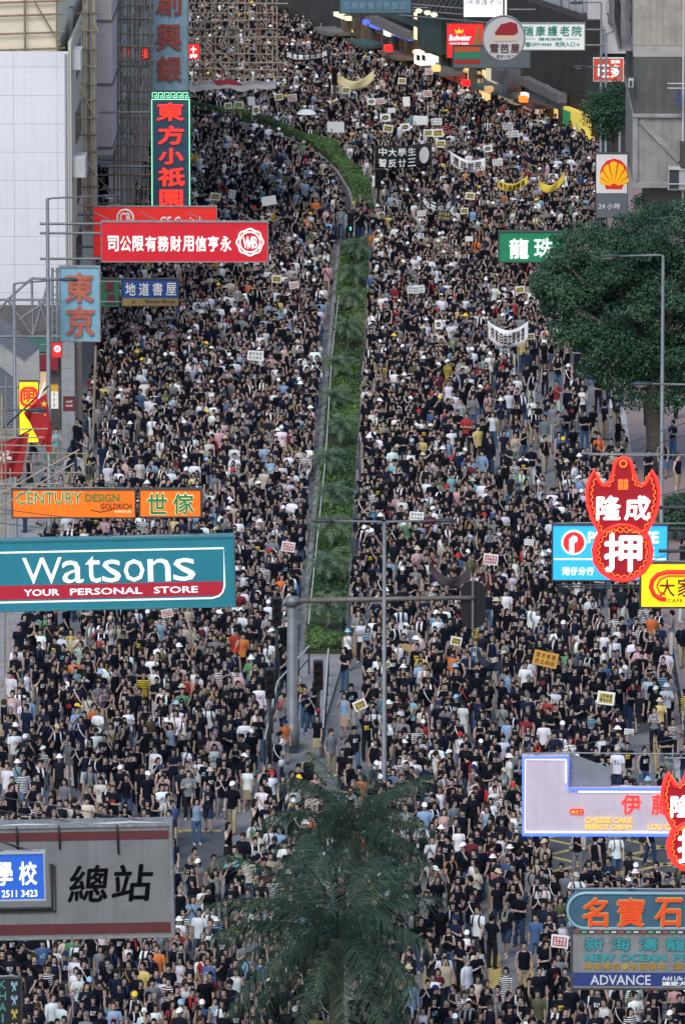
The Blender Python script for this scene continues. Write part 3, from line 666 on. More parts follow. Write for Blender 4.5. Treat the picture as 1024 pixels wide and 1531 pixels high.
# pavement walkers and the people on the refuge island
for px, py in [(1003, 985), (1018, 1003), (973, 985), (985, 655), (1005, 690), (1010, 630), (1012, 745), (968, 735), (880, 1000), (965, 640), (990, 720), (1019, 585), (1022, 1105), (1015, 935), (1020, 870), (962, 600), (948, 590),
               (120, 690), (103, 742), (92, 770), (60, 790), (75, 730), (45, 745), (118, 775), (38, 800), (85, 700), (130, 705), (50, 700), (110, 718), (70, 770), (28, 760),
               (423, 1112), (449, 1086), (456, 1098), (471, 1088), (420, 1160), (464, 1105), (425, 1050)]:
    isl = 380 < px < 500; g = ground(px, py); claim(g.x, g.y)
    PEOPLE.append([g.x, g.y, random.gauss(0, .9), random.choice(PLAIN), .15 if isl and py < 1118 else (.12 if (g.x > XR or g.x < XL) else 0.0)])
NT = 70000
cx_ = rng.uniform(-24, 14, NT); cy_ = rng.uniform(ground(512, 1700).y, ground(512, 0).y, NT)
px_, py_ = proj_np(np.column_stack([cx_, cy_, np.zeros(NT)]))
lump = np.sin(cx_ * 1.1 + cy_ * .23) * np.sin(cy_ * .31 - cx_ * .4) * .5 + np.sin(cx_ * .37 + cy_ * .11 + 2.0) * .5
for i in range(NT):
    x, y, px, py = cx_[i], cy_[i], px_[i], py_[i]
    if not ok_ground(x, y, px, py): continue
    if jun is not None and px < -80: continue
    keep = 1.0
    for pl, fr in THIN:
        if inpoly(px, py, pl): keep = min(keep, fr)
    if keep < 1 and random.random() > keep * .4: continue
    r = .575 + .11 * lump[i]
    if py < 420: r += .05
    if keep < .6: r = .85
    if not free(x, y, r): continue
    claim(x, y); PEOPLE.append([x, y, rot_for(y), random.choice(PLAIN) if random.random() < .975 else random.choice(RAISED), 0.0])
print('PEOPLE', len(PEOPLE))
# rectangles of signs and crowns that hide what is behind them
COVER = [(0, 1232, 260, 1405), (0, 1455, 34, 1531), (778, 1128, 1024, 1250), (845, 1332, 1024, 1482), (330, 1150, 680, 1531), (0, 800, 352, 912)]
def shown(px, py, s):
    """share of a standing figure inside the frame and clear of the big signs"""
    k = 0
    for t in (.75, 1.1, 1.4, 1.62):
        y = py - t * s * .97
        if 4 < px < 1020 and 0 < y < 1528 and not any(a < px < c and b < y < d for a, b, c, d in COVER): k += 1
    return k
NEAR, FAR = [], []
for qi, q in enumerate(PEOPLE):
    px, py = proj((q[0], q[1], q[4])); s = S_ground(py); of = outfit()
    if qi in SPEC: of['t'] = [t_ for t_ in TOPS if t_[0] == SPEC[qi]][0]; of['c_top'] = tuple(min(.8, c_ * 1.15) for c_ in of['t'][1]); of['prt'] = 0.0
    q += [px, py, s, of, random.uniform(.95, 1.045) * (1.0 if VARIANTS[q[3]]['sex'] == 'm' else .94)]
    (NEAR if shown(px, py, s) >= 3 else FAR).append(q)
NEAR.sort(key=lambda q: -q[6]); FAR += NEAR[300:]; NEAR = NEAR[:300]
print('NEAR rows from', NEAR[-1][6], 'FAR', len(FAR))
# 300 nearest people, each an object of its own with a label of its own
def zone(px, py):
    if px < 345:
        if py - 60 > 1405: return 'below the grey terminus sign'
        if px > 255: return 'between the grey terminus sign and the big palm'
        return 'above the grey terminus sign'
    if px < 660: return 'beside the fronds of the big palm'
    if px < 845: return 'between the big palm and the blue jewellery sign' if py - 60 < 1480 else 'right of the big palm at the bottom edge'
    if py - 60 > 1480: return 'below the pet shop sign'
    return 'between the cake shop sign and the blue jewellery sign'
ORD = ['leftmost', 'second from left', 'third from left', 'fourth from left', 'fifth from left', 'sixth from left', 'seventh from left', 'eighth from left', 'ninth from left', 'tenth from left', 'eleventh from left', 'twelfth from left']
WORD = {'tee': 't-shirt', 'polo': 'polo shirt', 'tank': 'sleeveless top', 'vest': 'sleeveless vest', 'long': 'long-sleeved top'}
POSEW = {'clap': 'clapping', 'fold': 'arms folded', 'phone': 'hand at ear', 'look': 'hands at face', 'raise': 'arm raised', 'hold': 'both arms raised'}
desc = {}
for q in NEAR:
    v = VARIANTS[q[3]]; of = q[8]; top = of['t'][0] + ' '
    if of['prt'] == 2.0: top += 'striped '
    d = 'person in ' + top + WORD[v['top']]
    if of['prt'] == 1.0 and not v['hat']: d = 'person in printed ' + top + WORD[v['top']]
    if v['hat']: d += ' and ' + of['h'][0] + (' cap' if v['hat'] == 'cap' else ' hat')
    elif v['bag']: d += ' with ' + of['g'][0] + ' ' + {'satchel': 'bag', 'backpack': 'backpack', 'towel': 'towel'}[v['bag']]
    elif v['pose'] in POSEW: d += ', ' + POSEW[v['pose']]
    elif v['bot'] == 'skirt': d += ' and skirt'
    elif v['bot'] == 'shorts': d += ' and ' + of['b'][0].replace('jeans', 'denim') + ' shorts'
    elif of['b'][0] in ('jeans', 'khaki', 'pale'): d += ' and ' + {'jeans': 'blue jeans', 'khaki': 'khaki trousers', 'pale': 'pale trousers'}[of['b'][0]]
    desc.setdefault((d, zone(q[5], q[6])), []).append(q)
for (d, z), qs in desc.items():
    qs.sort(key=lambda q: q[5])
    for i, q in enumerate(qs):
        lab = d + ' ' + z
        if len(qs) > 1:
            o_ = ORD[i] if i < len(ORD) else 'rightmost'
            if i == len(qs) - 1 and len(qs) > 2: o_ = 'rightmost'
            if len(qs) == 2: o_ = ('left one', 'right one')[i]
            zs = z.replace('between the grey terminus sign and the big palm', 'left of the big palm').replace('between the big palm and the blue jewellery sign', 'left of jewellery sign').replace('between the cake shop sign and the blue jewellery sign', 'below the cake shop sign').replace('right of the big palm at the bottom edge', 'right of palm, bottom edge').replace('beside the fronds of the big palm', 'beside the palm fronds').replace('below the grey terminus sign', 'below terminus sign')
            lab = d + ' ' + zs + ', ' + o_ + ' such'
        for a_, b_ in ((' such', ''), ('t-shirt', 'tee'), ('long-sleeved', 'long'), (' the ', ' '), (' and ', ', ')):
            if len(lab.replace(',', ' ').replace('-', ' ').split()) > 16: lab = lab.replace(a_, b_)
        r = person(q[3], q[0], q[1], q[2], q[9], q[8], q[4]); tag(r, lab, 'person', 'marchers nearest the camera')
# everyone farther back: one mass
n = len(FAR); me = bpy.data.meshes.new('crowd'); me.vertices.add(n)
me.vertices.foreach_set('co', np.array([[q[0], q[1], q[4]] for q in FAR], dtype=np.float32).ravel())
def fattr(nm, typ, vals, key='value'):
    a = me.attributes.new(nm, typ, 'POINT'); a.data.foreach_set(key, np.array(vals, dtype=np.float32 if typ != 'INT' else np.int32).ravel())
fattr('vid', 'INT', [q[3] for q in FAR]); fattr('rz', 'FLOAT_VECTOR', [[0, 0, q[2]] for q in FAR], 'vector'); fattr('scl', 'FLOAT', [q[9] for q in FAR]); fattr('prt', 'FLOAT', [q[8]['prt'] for q in FAR])
for kk in CKEYS: fattr(kk, 'FLOAT_COLOR', [[*q[8][kk], 1] for q in FAR], 'color')
crowd = tag(ob('crowd', me), 'dense crowd of marchers filling both carriageways into the distance', 'crowd', None, 'stuff')
g = bpy.data.node_groups.new('crowd_nodes', 'GeometryNodeTree'); g.interface.new_socket('Geometry', in_out='INPUT', socket_type='NodeSocketGeometry'); g.interface.new_socket('Geometry', in_out='OUTPUT', socket_type='NodeSocketGeometry')
N = g.nodes.new; gi, go = N('NodeGroupInput'), N('NodeGroupOutput'); ci = N('GeometryNodeCollectionInfo'); ci.inputs[0].default_value = PROTO; ci.inputs['Separate Children'].default_value = True; ci.inputs['Reset Children'].default_value = True
ip = N('GeometryNodeInstanceOnPoints'); ip.inputs['Pick Instance'].default_value = True
def na(nm, t):
    a = N('GeometryNodeInputNamedAttribute'); a.data_type = t; a.inputs['Name'].default_value = nm; return a.outputs['Attribute']
er = N('FunctionNodeEulerToRotation'); L = g.links.new
L(gi.outputs[0], ip.inputs['Points']); L(ci.outputs[0], ip.inputs['Instance']); L(na('vid', 'INT'), ip.inputs['Instance Index']); L(na('rz', 'FLOAT_VECTOR'), er.inputs[0]); L(er.outputs[0], ip.inputs['Rotation']); L(na('scl', 'FLOAT'), ip.inputs['Scale']); L(ip.outputs[0], go.inputs[0])
crowd.modifiers.new('crowd', 'NODES').node_group = g
# ------------------------------------------------------------------ signs
class Sign:
    """a hanging sign; its pieces are given by their pixel boxes in the photograph and built at scale s (pixels per metre)"""
    def __init__(q, name, label, cat, x0, y0, x1, y1, s, thick=.3, roll=0.0, group=None):
        q.xc, q.yb, q.s, q.t = (x0 + x1) / 2, y1, s, thick; q.r = (x0, y0, x1, y1)
        q.root = thing(name, label, cat, P(q.xc, y1, s), 0, group); q.root.rotation_euler.y = R(roll)
    def X(q, x): return (x - q.xc) / q.s
    def Z(q, y): return (q.yb - y) / (q.s * COSP)
    def box(q, nm, x0, y0, x1, y1, m, f=-.01, b=None, bev=0, parent=None):
        return boxo(nm, q.X(x0), q.X(x1), f, q.t if b is None else b, q.Z(y1), q.Z(y0), m, parent or q.root, bev)
    def panel(q, m, frame=None, fw=1.5, proud=.05):
        x0, y0, x1, y1 = q.r; p = q.box('panel', x0, y0, x1, y1, m, 0)
        if frame:
            for a in ((x0 - fw, y0 - fw, x1 + fw, y0), (x0 - fw, y1, x1 + fw, y1 + fw), (x0 - fw, y0, x0, y1), (x1, y0, x1 + fw, y1)):
                q.box('frame_bar', *a, frame, -proud, q.t + .03, .01)
        return p
    def text(q, body, x0, y0, x1, y1, m, f=-.03, bold=.0, b=.004, shear=0.0, nm=None, parent=None):
        a, fs = glyph(body, bold, .03, shear)
        if not len(a): return
        v = np.column_stack([q.X(x0) + a[:, 0] * (x1 - x0) / q.s, b - a[:, 2] * (b - f), q.Z(y1) + a[:, 1] * (y1 - y0) / (q.s * COSP)])
        me = bpy.data.meshes.new('lettering'); me.from_pydata(v.tolist(), [], fs); me.materials.append(m)
        return ob(nm or ('character' if len(body) == 1 else 'lettering'), me, parent or q.root)
    def row(q, body, x0, y0, x1, y1, m, gap=.14, **k):
        n = len(body); w_ = (x1 - x0) / (n - gap)
        for i, c in enumerate(body):
            if c != ' ': q.text(c, x0 + i * w_, y0, x0 + i * w_ + w_ * (1 - gap), y1, m, **k)
    def tube(q, nm, pts, m, r=.02, y=-.05, closed=False):
        return MB().tube([(q.X(a), y, q.Z(b)) for a, b in pts], r, 6, closed=closed, ref=(0, 1, 0)).obj(nm, m, q.root, True)
    def plate(q, nm, pts, m, f=0, b=None):
        return MB().prism([(q.X(a), q.Z(c)) for a, c in pts], f, q.t if b is None else b).obj(nm, m, q.root)
    def beams(q, xe, ys, m=None, r=.06, y=None):
        if xe < -30 or xe > 1060:       # stay wires to the building off to the side, and conduit along the top
            sd = -1 if xe < 0 else 1; x0, y0, x1, y1 = q.r; far = x1 if sd < 0 else x0; w_ = x1 - x0
            for f_, up in ((.06, 62), (.38, 40)): rod('stay_wire', (q.X(far + sd * w_ * f_), q.t * .5, q.Z(y0)), (q.X(xe), q.t * .5 + 1.0, q.Z(y0 - up)), .014, M_DARK, q.root)
            q.tube('conduit', [(far + sd * 4, y0 - 2.5), (far + sd * w_ * .3, y0 - 3.2), (far + sd * w_ * .6, y0 - 2.2), (xe, y0 - 3)], FR_G, .025, q.t * .4)
        for yy in ys: rod('support_beam', (q.X(xe), (q.t / 2 if y is None else y), q.Z(yy)), (q.X(q.r[0] if xe < q.xc else q.r[2]), (q.t / 2 if y is None else y), q.Z(yy)), r, m or M_STEEL, q.root)
def disc(cx, cy, r, n=28, a0=0, a1=360, rx=None): return [(cx + (rx or r) * math.cos(R(a0 + (a1 - a0) * i / (n if a1 - a0 >= 360 else n - 1))), cy + r * math.sin(R(a0 + (a1 - a0) * i / (n if a1 - a0 >= 360 else n - 1)))) for i in range(n)]
def rrect(x0, y0, x1, y1, r, corners='1111'):
    o = []
    for k, (cx, cy, a) in enumerate(((x0, y0, 180), (x1, y0, 270), (x1, y1, 0), (x0, y1, 90))):
        if corners[k] == '1':
            ox, oy = cx + (r if k in (0, 3) else -r), cy + (r if k in (0, 1) else -r); o += [(ox + r * math.cos(R(a + t)), oy + r * math.sin(R(a + t))) for t in range(0, 91, 15)]
        else: o.append((cx, cy))
    return o
def lit(name, col, e, base=None): return mat(name, base or tuple(c * (.2 if e >= .9 else .75) for c in col), .5, 0, e, emitcol=col)
FR_D = mat('sign_frame_dark', (.06, .055, .05), .6, .2, noise=.3, nscale=5); FR_G = mat('sign_frame_grey', (.26, .26, .25), .6, .3, noise=.35, nscale=4)
WHT = mat('sign_white', (.80, .80, .76), .5); NRED = lit('red_neon', (1, .03, .02), 1.25); NWHT = lit('white_neon', (1, .95, 1), 1.3); NGRN = lit('green_neon', (.35, 1, .55), 1.2)
NORG = lit('orange_neon', (1, .20, .03), 1.2); NBLU = lit('blue_neon', (.06, .14, 1), 1.7); NYEL = lit('yellow_neon', (1, .55, .04), .95)

# left side, far to near
q = Sign('bank_sign', 'tall weathered grey-blue sign with dull red characters cut by the top edge', 'sign', 226, -60, 281, 137, 30, .35)
q.panel(mat('weathered_blue', (.26, .40, .47), .7, noise=.22, nscale=2, streak=.3), FR_G); CR = mat('dull_red_letter', (.33, .075, .055), .6, noise=.2)
for c, y0, y1 in (('創', -18, 24), ('興', 36, 77), ('銀', 84, 123)): q.text(c, 234, y0, 272, y1, CR, -.12, .035)
q.beams(150, (-30, 30, 100))
q = Sign('restaurant_sign', 'dark vertical sign with five red neon characters and green neon border', 'sign', 227, 139, 285, 330, 31, .3)
q.panel(mat('dark_blue_sign', (.035, .085, .13), .6, noise=.2), FR_D, 1)
q.tube('neon_border', [(228, 150), (228, 328)], NGRN, .022); q.tube('neon_border', [(284, 150), (284, 328)], NGRN, .022); q.tube('neon_border', [(228, 150), (284, 150)], NGRN, .022)
mz = [];
for i in range(6):
    x = 229 + i * 9.2; mz += [(x, 147), (x, 140), (x + 6.5, 140), (x + 6.5, 144.5), (x + 3.2, 144.5), (x + 3.2, 147), (x + 9.2, 147)]
q.tube('neon_meander', mz, NGRN, .02, -.06)
for c, y0, y1, x0, x1 in (('東', 155, 182, 235, 276), ('方', 189, 217, 237, 276), ('小', 222, 246, 238, 275), ('祇', 251, 279, 237, 277), ('園', 284, 312, 239, 274)):
    q.text(c, x0, y0, x1, y1, NRED, -.08, .035)
q.beams(150, (170, 250, 310))
q = Sign('finance_sign', 'narrow red sign with white round emblem behind the larger red sign', 'sign', 141, 310, 324, 384, 32.6, .3)
RED1 = mat('lit_red_sign', (.50, .02, .015), .45, 0, .2, emitcol=(1, .03, .02)); q.panel(RED1, FR_G, 1)
q.tube('emblem', disc(188, 326, 12), WHT, .05, -.04, True); q.text('CB', 180, 318, 196, 334, WHT, -.04, .03); q.text('GE Capital', 240, 324, 300, 345, WHT, -.03, .02); q.beams(100, (322, 370))
q = Sign('finance_sign', 'big red sign with a row of white characters and round white emblem', 'sign', 153, 333, 400, 391, 34, .35)
q.panel(mat('deep_red_sign', (.36, .010, .018), .45, 0, .30, emitcol=(.7, .01, .03), noise=.14, nscale=1.4, streak=.15), FR_G, 1.5); WL = lit('lit_white_letter', (.95, .95, .9), .5)
for i, c in enumerate('司公限有務財用信亨永'): q.text(c, 161.5 + i * 18.7, 353, 178 + i * 18.7, 376, WL, -.04, .03)
q.tube('emblem_ring', [(374 + (19 + .9 * math.cos(R(a * 8))) * math.cos(R(a)), 362 + (19 + .9 * math.cos(R(a * 8))) * math.sin(R(a))) for a in range(0, 360, 6)], WL, .045, -.04, True)
q.tube('emblem_ring', disc(374, 362, 15), WL, .035, -.04, True); q.text('WB', 363, 354, 385, 371, WL, -.04, .02); q.text('H', 370, 353, 378, 372, WL, -.05, .01)
q.beams(60, (336, 350, 388)); q.beams(452 - 46, (330,))
for xx in (170, 240, 310, 385): rod('stay_wire', (q.X(xx), .15, q.Z(333)), (q.X(xx - 30), .9, q.Z(322)), .02, M_STEEL, q.root)
q = Sign('vertical_sign', 'pale blue vertical sign with two brick-red characters on white building corner', 'sign', 91, 401, 149, 509, 35, .4)
q.panel(mat('pale_blue_sign', (.20, .40, .50), .6, noise=.12, nscale=2, streak=.15), FR_G, 2); CR2 = mat('brick_red_letter', (.42, .12, .075), .6, noise=.2)
q.text('東', 98, 408, 141, 453, CR2, -.10, .045); q.text('京', 99, 457, 142, 504, CR2, -.10, .045)
# its truss
fr = thing('sign_truss', 'grey steel truss left of the pale blue vertical sign', 'truss', P(40, 510, 35.2)); 
def pl(s_): return lambda x, y: P(x, y, s_) - fr.location
L_ = pl(35.2)
for a, b in (((-40, 448), (91, 448)), ((-40, 503), (91, 503)), ((48, 416), (91, 418)), ((12, 448), (48, 416)), ((12, 448), (48, 500)), ((48, 416), (50, 503)), ((50, 500), (74, 420)), ((12, 448), (-20, 490)), ((30, 477), (74, 448)), ((74, 418), (74, 505)), ((79, 400), (79, 510)), ((86, 400), (86, 510)), ((58, 448), (74, 495))):
    rod('strut', L_(*a), L_(*b), .055, M_STEEL, fr)
for k in range(9): rod('rung', L_(79, 405 + k * 12), L_(86, 405 + k * 12), .03, M_STEEL, fr)
for xx in (-38, 20, 70): rod('strut', L_(xx, 448), P(xx, 452, 33.2) - fr.location, .05, M_STEEL, fr)
q = Sign('shop_sign', 'small dark green sign with maroon characters next to the bookshop sign', 'sign', 150, 417, 178, 458, 33, .2)
q.panel(mat('dark_green_sign', (.018, .115, .05), .6, noise=.15), FR_D, 1); MRN = mat('maroon_letter', (.12, .015, .03), .6); q.text('高', 157, 420, 171, 436, MRN, -.05, .04); q.text('殿', 160, 440, 173, 455, MRN, -.05, .04); q.beams(110, (425, 450), r=.04)
q = Sign('bookshop_sign', 'blue and gold bookshop sign with white characters under the big red sign', 'sign', 183, 418, 267, 457, 33.6, .25)
q.panel(mat('book_blue', (.018, .07, .25), .5, noise=.1), FR_D, 1.2); q.box('gold_band', 183, 446, 267, 457, mat('book_gold', (.30, .20, .07), .6), -.012, .0)
q.row('地道書屋', 188, 423, 264, 442, WHT, .25, bold=.012); q.text('A', 197, 448, 203, 454, FR_D); q.text('Book Shop', 218, 448, 262, 454.5, FR_D, -.03, .02); q.beams(110, (422, 452), r=.04)
q = Sign('furniture_sign', 'long orange furniture sign with green lettering above the teal drugstore sign', 'sign', 20, 733, 202, 773, 40, .3)
ORG = mat('orange_lightbox', (.72, .15, .01), .5, 0, .30, emitcol=(1, .17, .005), noise=.12, nscale=1.5, streak=.12); q.panel(ORG, FR_D, 2); GRL = mat('green_letter', (.04, .24, .06), .5); PAL = lit('pale_letter', (.75, .85, .55), .35); DK = mat('dark_letter', (.05, .02, .015), .6)
q.text('CENTURY', 25, 735, 124, 754, PAL, -.02, .035); q.text('CENTURY', 25.6, 735.6, 123.4, 753.4, GRL, -.035, .0); q.text('DESIGN', 128, 738, 179, 750, GRL, -.03, .03); q.text('GOLDRICH', 151, 752.5, 197, 761, DK, -.03, .01); q.text('FURNITURE', 172, 763, 197, 766.5, PAL, -.03, .01)
q.tube('swoosh', [(136, 762), (150, 765.5), (168, 762)], DK, .018, -.01); q.beams(-40, (738, 768))
q = Sign('furniture_sign', 'short orange sign with two large green characters beside long orange sign', 'sign', 210, 733, 300, 772, 40, .3)
q.panel(ORG, FR_D, 2)
for c, x0, x1 in (('世', 221, 250), ('傢', 259, 290)): q.text(c, x0 - 1, 736, x1 + 1, 770, PAL, -.02, .055); q.text(c, x0, 737.5, x1, 768.5, GRL, -.05, .02)
q.beams(202, (740, 766)); 
q = Sign('drugstore_sign', 'wide teal drugstore sign with white lettering and red stripe hanging at left', 'sign', -60, 808, 350, 909, 45, .5, -1.35)
TEAL = mat('teal_lightbox', (.015, .15, .195), .5, 0, .09, emitcol=(.02, .45, .6), noise=.12, nscale=1.2, streak=.15); q.panel(TEAL, mat('teal_frame', (.03, .18, .21), .5), 3); WLB = lit('drugstore_white', (.92, .95, .95), .35)
q.box('red_stripe', -59, 873, 334, 894, mat('stripe_red', (.30, .012, .03), .5, 0, .15, emitcol=(.8, .01, .04)), -.012, 0)
q.tube('outline', [(-59, 823.5), (337, 823.5), (337, 880), (334, 889), (328, 895), (318, 898), (-59, 898)], WLB, .035, -.005)
for c, x0, x1, y0 in (('W', 36, 95, 832), ('a', 95, 127, 837), ('t', 130, 153, 831), ('s', 155, 183, 837), ('o', 187, 218, 837), ('n', 223, 257, 837), ('s', 261, 294, 837)): q.text(c, x0, y0, x1, 871, WLB, -.03, .0, nm='letter')
for wd, x0, x1 in (('YOUR', 37, 90), ('PERSONAL', 106, 214), ('STORE', 231, 297)): q.text(wd, x0, 879, x1, 889, WLB, -.03, .03)
q.beams(-140, (815, 850, 900))
q = Sign('terminus_sign', 'large grey sign with two black slanted characters and maroon bands', 'sign', -70, 1237, 258, 1401, 55, .9, -1.2)
q.panel(mat('grey_sign_face', (.17, .175, .172), .7, noise=.12, nscale=1.5, streak=.25), mat('grey_sign_edge', (.20, .20, .195), .8, noise=.4, nscale=6), 3.5); MB_ = mat('maroon_band', (.10, .022, .022), .7, noise=.15)
q.box('band', -69, 1243, 256, 1256, MB_, -.012, 0); q.box('band', -69, 1381, 256, 1397, MB_, -.012, 0); BLK = mat('black_letter', (.004, .004, .005), .8, spec=.05)
q.text('總', 103, 1293, 165, 1349, BLK, -.015, .022, shear=.12); q.text('站', 169, 1293, 232, 1349, BLK, -.015, .022, shear=.12)
for xx in (-20, 30, 93, 180): q.tube('hanging_cable', [(xx, 1233), (xx + .5, 1250), (xx + 1, 1262 + (xx % 7) * 3)], M_BLACK, .03, -.04)
q.tube('hanging_cable', [(-60, 1248), (0, 1252), (45, 1270)], M_BLACK, .015, -.03); q.tube('hanging_cable', [(-60, 1238), (40, 1233), (120, 1236), (200, 1232), (256, 1235)], M_RAIL, .03, .2)
q.tube('bracket_or_shadow_bar', [(80, 1290), (80, 1357), (-60, 1357)], M_BLACK, .05, -.05); q.tube('bracket_or_shadow_bar', [(85, 1292), (85, 1361), (-60, 1361)], M_BLACK, .025, -.05); q.beams(-160, (1250, 1320, 1390), r=.09)  # black L-shaped bars model the shadow lines beside the blue school sign
q = Sign('school_sign', 'small blue school sign with phone number fixed on the grey terminus sign', 'sign', -60, 1277, 67, 1345, 56.5, .25, -1.2)
q.panel(mat('school_blue', (.015, .08, .36), .5, 0, .22, emitcol=(.02, .16, .9)), mat('silver_frame', (.45, .46, .46), .4, .5), 3)
q.text('學', -6, 1288, 21, 1324, WL, -.03, .03); q.text('校', 30, 1288, 57, 1324, WL, -.03, .03); q.text('TEL : 2511 3423', -27, 1331, 57, 1341.5, WL, -.03, .025); q.beams(-160, (1290, 1335))
q = Sign('hair_salon_sign', 'dark hair salon sign with teal letters and scissors in bottom corner', 'sign', -30, 1462, 33, 1600, 57, .2)
q.panel(mat('dark_salon', (.012, .014, .016), .5), FR_D, 1.5); TL = mat('teal_letter', (.06, .22, .19), .5)
for i, c in enumerate('KHAIR'): q.text(c, 4 if c == 'I' else 0, 1464 + i * 17, 7 if c == 'I' else 11, 1477 + i * 17, TL, -.03, .03, nm='letter')
for i, cc in enumerate(((.3, .5, .6), (.3, .5, .6), (.6, .5, .1), (.6, .5, .1))): q.text('✂', 18, 1466 + i * 21, 28, 1481 + i * 21, mat('scissors_%d' % (i // 2), cc, .5), -.03, .02)
q.beams(-90, (1470, 1560))

# right side, near to far
def pawn(label, dx, dy, k, s):
    def T(x, y): return (930 + dx + (x - 930) * k, 684 + dy + (y - 684) * k)
    half = [(930, 684), (939, 687), (943, 695), (945, 706), (949, 717), (955, 725), (962, 724), (968, 715), (973, 703), (980, 717), (984, 734), (983, 752), (977, 773), (968, 790), (965, 797), (970, 806), (974, 822), (972, 840), (962, 855), (948, 864), (930, 868)]
    out = [T(*p) for p in half] + [T(1860 - x, y) for x, y in half[-2:0:-1]]
    xs = [p[0] for p in out]; ys = [p[1] for p in out]; q = Sign('pawnshop_sign', label, 'neon sign', min(xs), min(ys), max(xs), max(ys), s, .35)
    q.plate('panel', out, mat('pawn_red', (.20, .006, .012), .35, 0, .22, emitcol=(.6, .01, .02)), 0); q.tube('neon_outline', out, NRED, .06, -.03, True)
    up = [T(930 + sx * (p[0] - 930) * .87, 684 + (p[1] - 684) * .93 + 5) for sx in (1, -1) for p in (half[3:15] if sx == 1 else half[14:2:-1])]
    def meander(nm, path, amp, st):
        pts = [Vector(p) for p in path]; L = [0]
        for a, b in zip(pts, pts[1:]): L.append(L[-1] + (b - a).length)
        n = int(L[-1] / st); o = []
        for i in range(n + 1):
            t = L[-1] * i / n; j = max(jj for jj in range(len(L) - 1) if L[jj] <= t + 1e-6); d = (pts[j + 1] - pts[j]).normalized(); p_ = pts[j] + d * (t - L[j]); nn = Vector((-d.y, d.x)) * amp * (1 if (i // 2) % 2 else -1); o.append((p_ + nn)[:])
        q.tube(nm, o, NORG, .013, -.06)
    meander('neon_meander', up, 1.3 * k, 2.4); c_ = T(930, 825); r_ = 36 * k
    meander('neon_meander', disc(c_[0], c_[1], r_, 40) + [(c_[0] + r_, c_[1])], 1.3 * k, 2.4); q.tube('neon_ring', disc(c_[0], c_[1], 41 * k, 40), NRED, .05, -.04, True)
    t0 = T(930, 693); q.tube('neon_ring', disc(t0[0], t0[1], 5 * k, 16), NORG, .025, -.05, True)
    for c, a in (('隆', (890, 741, 927, 778)), ('成', (932, 741, 971, 778)), ('押', (902, 797, 959, 855))): q.text(c, *T(a[0], a[1]), *T(a[2], a[3]), NWHT, -.07, .034)
    q.text('囍', *T(922, 716), *T(938, 732), NORG, -.05, .0); q.beams(T(1075, 0)[0], [T(0, 760)[1], T(0, 825)[1]], M_DARK)
    return q
pawn('glowing red pawnshop sign in front of the blue homeware sign', 0, 0, 1.0, 46)
pawn('glowing red pawnshop sign cut by right edge beside the cake shop sign', 107, 453, .9, 53)
q = Sign('homeware_sign', 'bright blue sign with red and white round emblem behind pawnshop sign', 'sign', 826, 786, 996, 867, 43, .35)
q.panel(mat('blue_lightbox', (.03, .30, .62), .5, 0, .62, emitcol=(.015, .36, .85)), FR_D, 2); WL2 = lit('lightbox_white', (1, 1, 1), .85); RL2 = lit('lightbox_red', (.95, .02, .02), .7)
q.plate('emblem_disc', disc(857, 811, 18.5), WL2, -.03, 0); q.plate('emblem_red', disc(857, 811, 16), RL2, -.045, 0)
q.plate('emblem_letter', [(850, 826), (850, 806), (856, 800), (862, 803), (862, 809), (857.5, 812), (857.5, 827)], WL2, -.06, 0)
q.text('PRICERITE', 878, 795, 984, 812, WL2, -.03, .04); q.box('line', 828, 835, 994, 837, WL2, -.015, 0); q.row('灣仔分行', 840, 848, 887, 860, WL2, .1, bold=.03); q.text('實惠', 884, 818, 978, 831, WL2, -.03, .03); q.beams(1075, (792, 860), M_DARK)
for a in ((832, 874, 985, 874), (832, 878, 985, 878)): q.tube('lower_rail', [(a[0], a[1]), (a[2], a[3])], M_DARK, .03, -.1)
q = Sign('cafe_sign', 'yellow illuminated cafe sign with red loop at right edge', 'sign', 958, 843, 1090, 907, 44, .35)
q.panel(mat('yellow_lightbox', (.85, .60, .01), .5, 0, .58, emitcol=(1, .66, .005)), FR_D, 2.5)
arc = [(1080, 855), (995, 855), (982, 859), (974, 868), (972, 878), (977, 889), (986, 895), (995, 896)]
q.tube('red_loop', arc, RL2, .085, -.03); q.tube('red_loop', [(1080, 861), (998, 861), (986, 866), (981, 876), (985, 885), (994, 889)], RL2, .03, -.03); BR = mat('brown_letter', (.20, .02, .01), .5)
q.text('大', 985, 866, 1008, 892, BR, -.03, .02); q.text('家', 1012, 864, 1036, 892, BR, -.03, .02); q.text('CAFE DE CORAL', 997, 895, 1072, 900.5, BR, -.03, .0); q.beams(1130, (850, 900), M_DARK)
q = Sign('cake_shop_sign', 'pale neon cake shop sign with blue neon edge and red characters', 'neon sign', 780, 1130, 1080, 1249, 50, .35)
PK = mat('pale_pink_face', (.50, .44, .49), .5, 0, .07, emitcol=(.95, .74, .95), noise=.08, streak=.1)
shape = [(780, 1130), (848, 1130), (848, 1178), (1080, 1178), (1080, 1249), (780, 1249)]
q.plate('panel', shape, PK, 0); q.tube('neon_border', [(1080, 1179), (849, 1179), (849, 1131), (781, 1131), (781, 1248), (1080, 1248)], NBLU, .045, -.06)
q.tube('neon_border', [(1080, 1183), (864, 1183)], NWHT, .022, -.05); q.tube('neon_border', [(845, 1170), (845, 1135), (784.5, 1135), (784.5, 1244), (1080, 1244)], NWHT, .016, -.05)
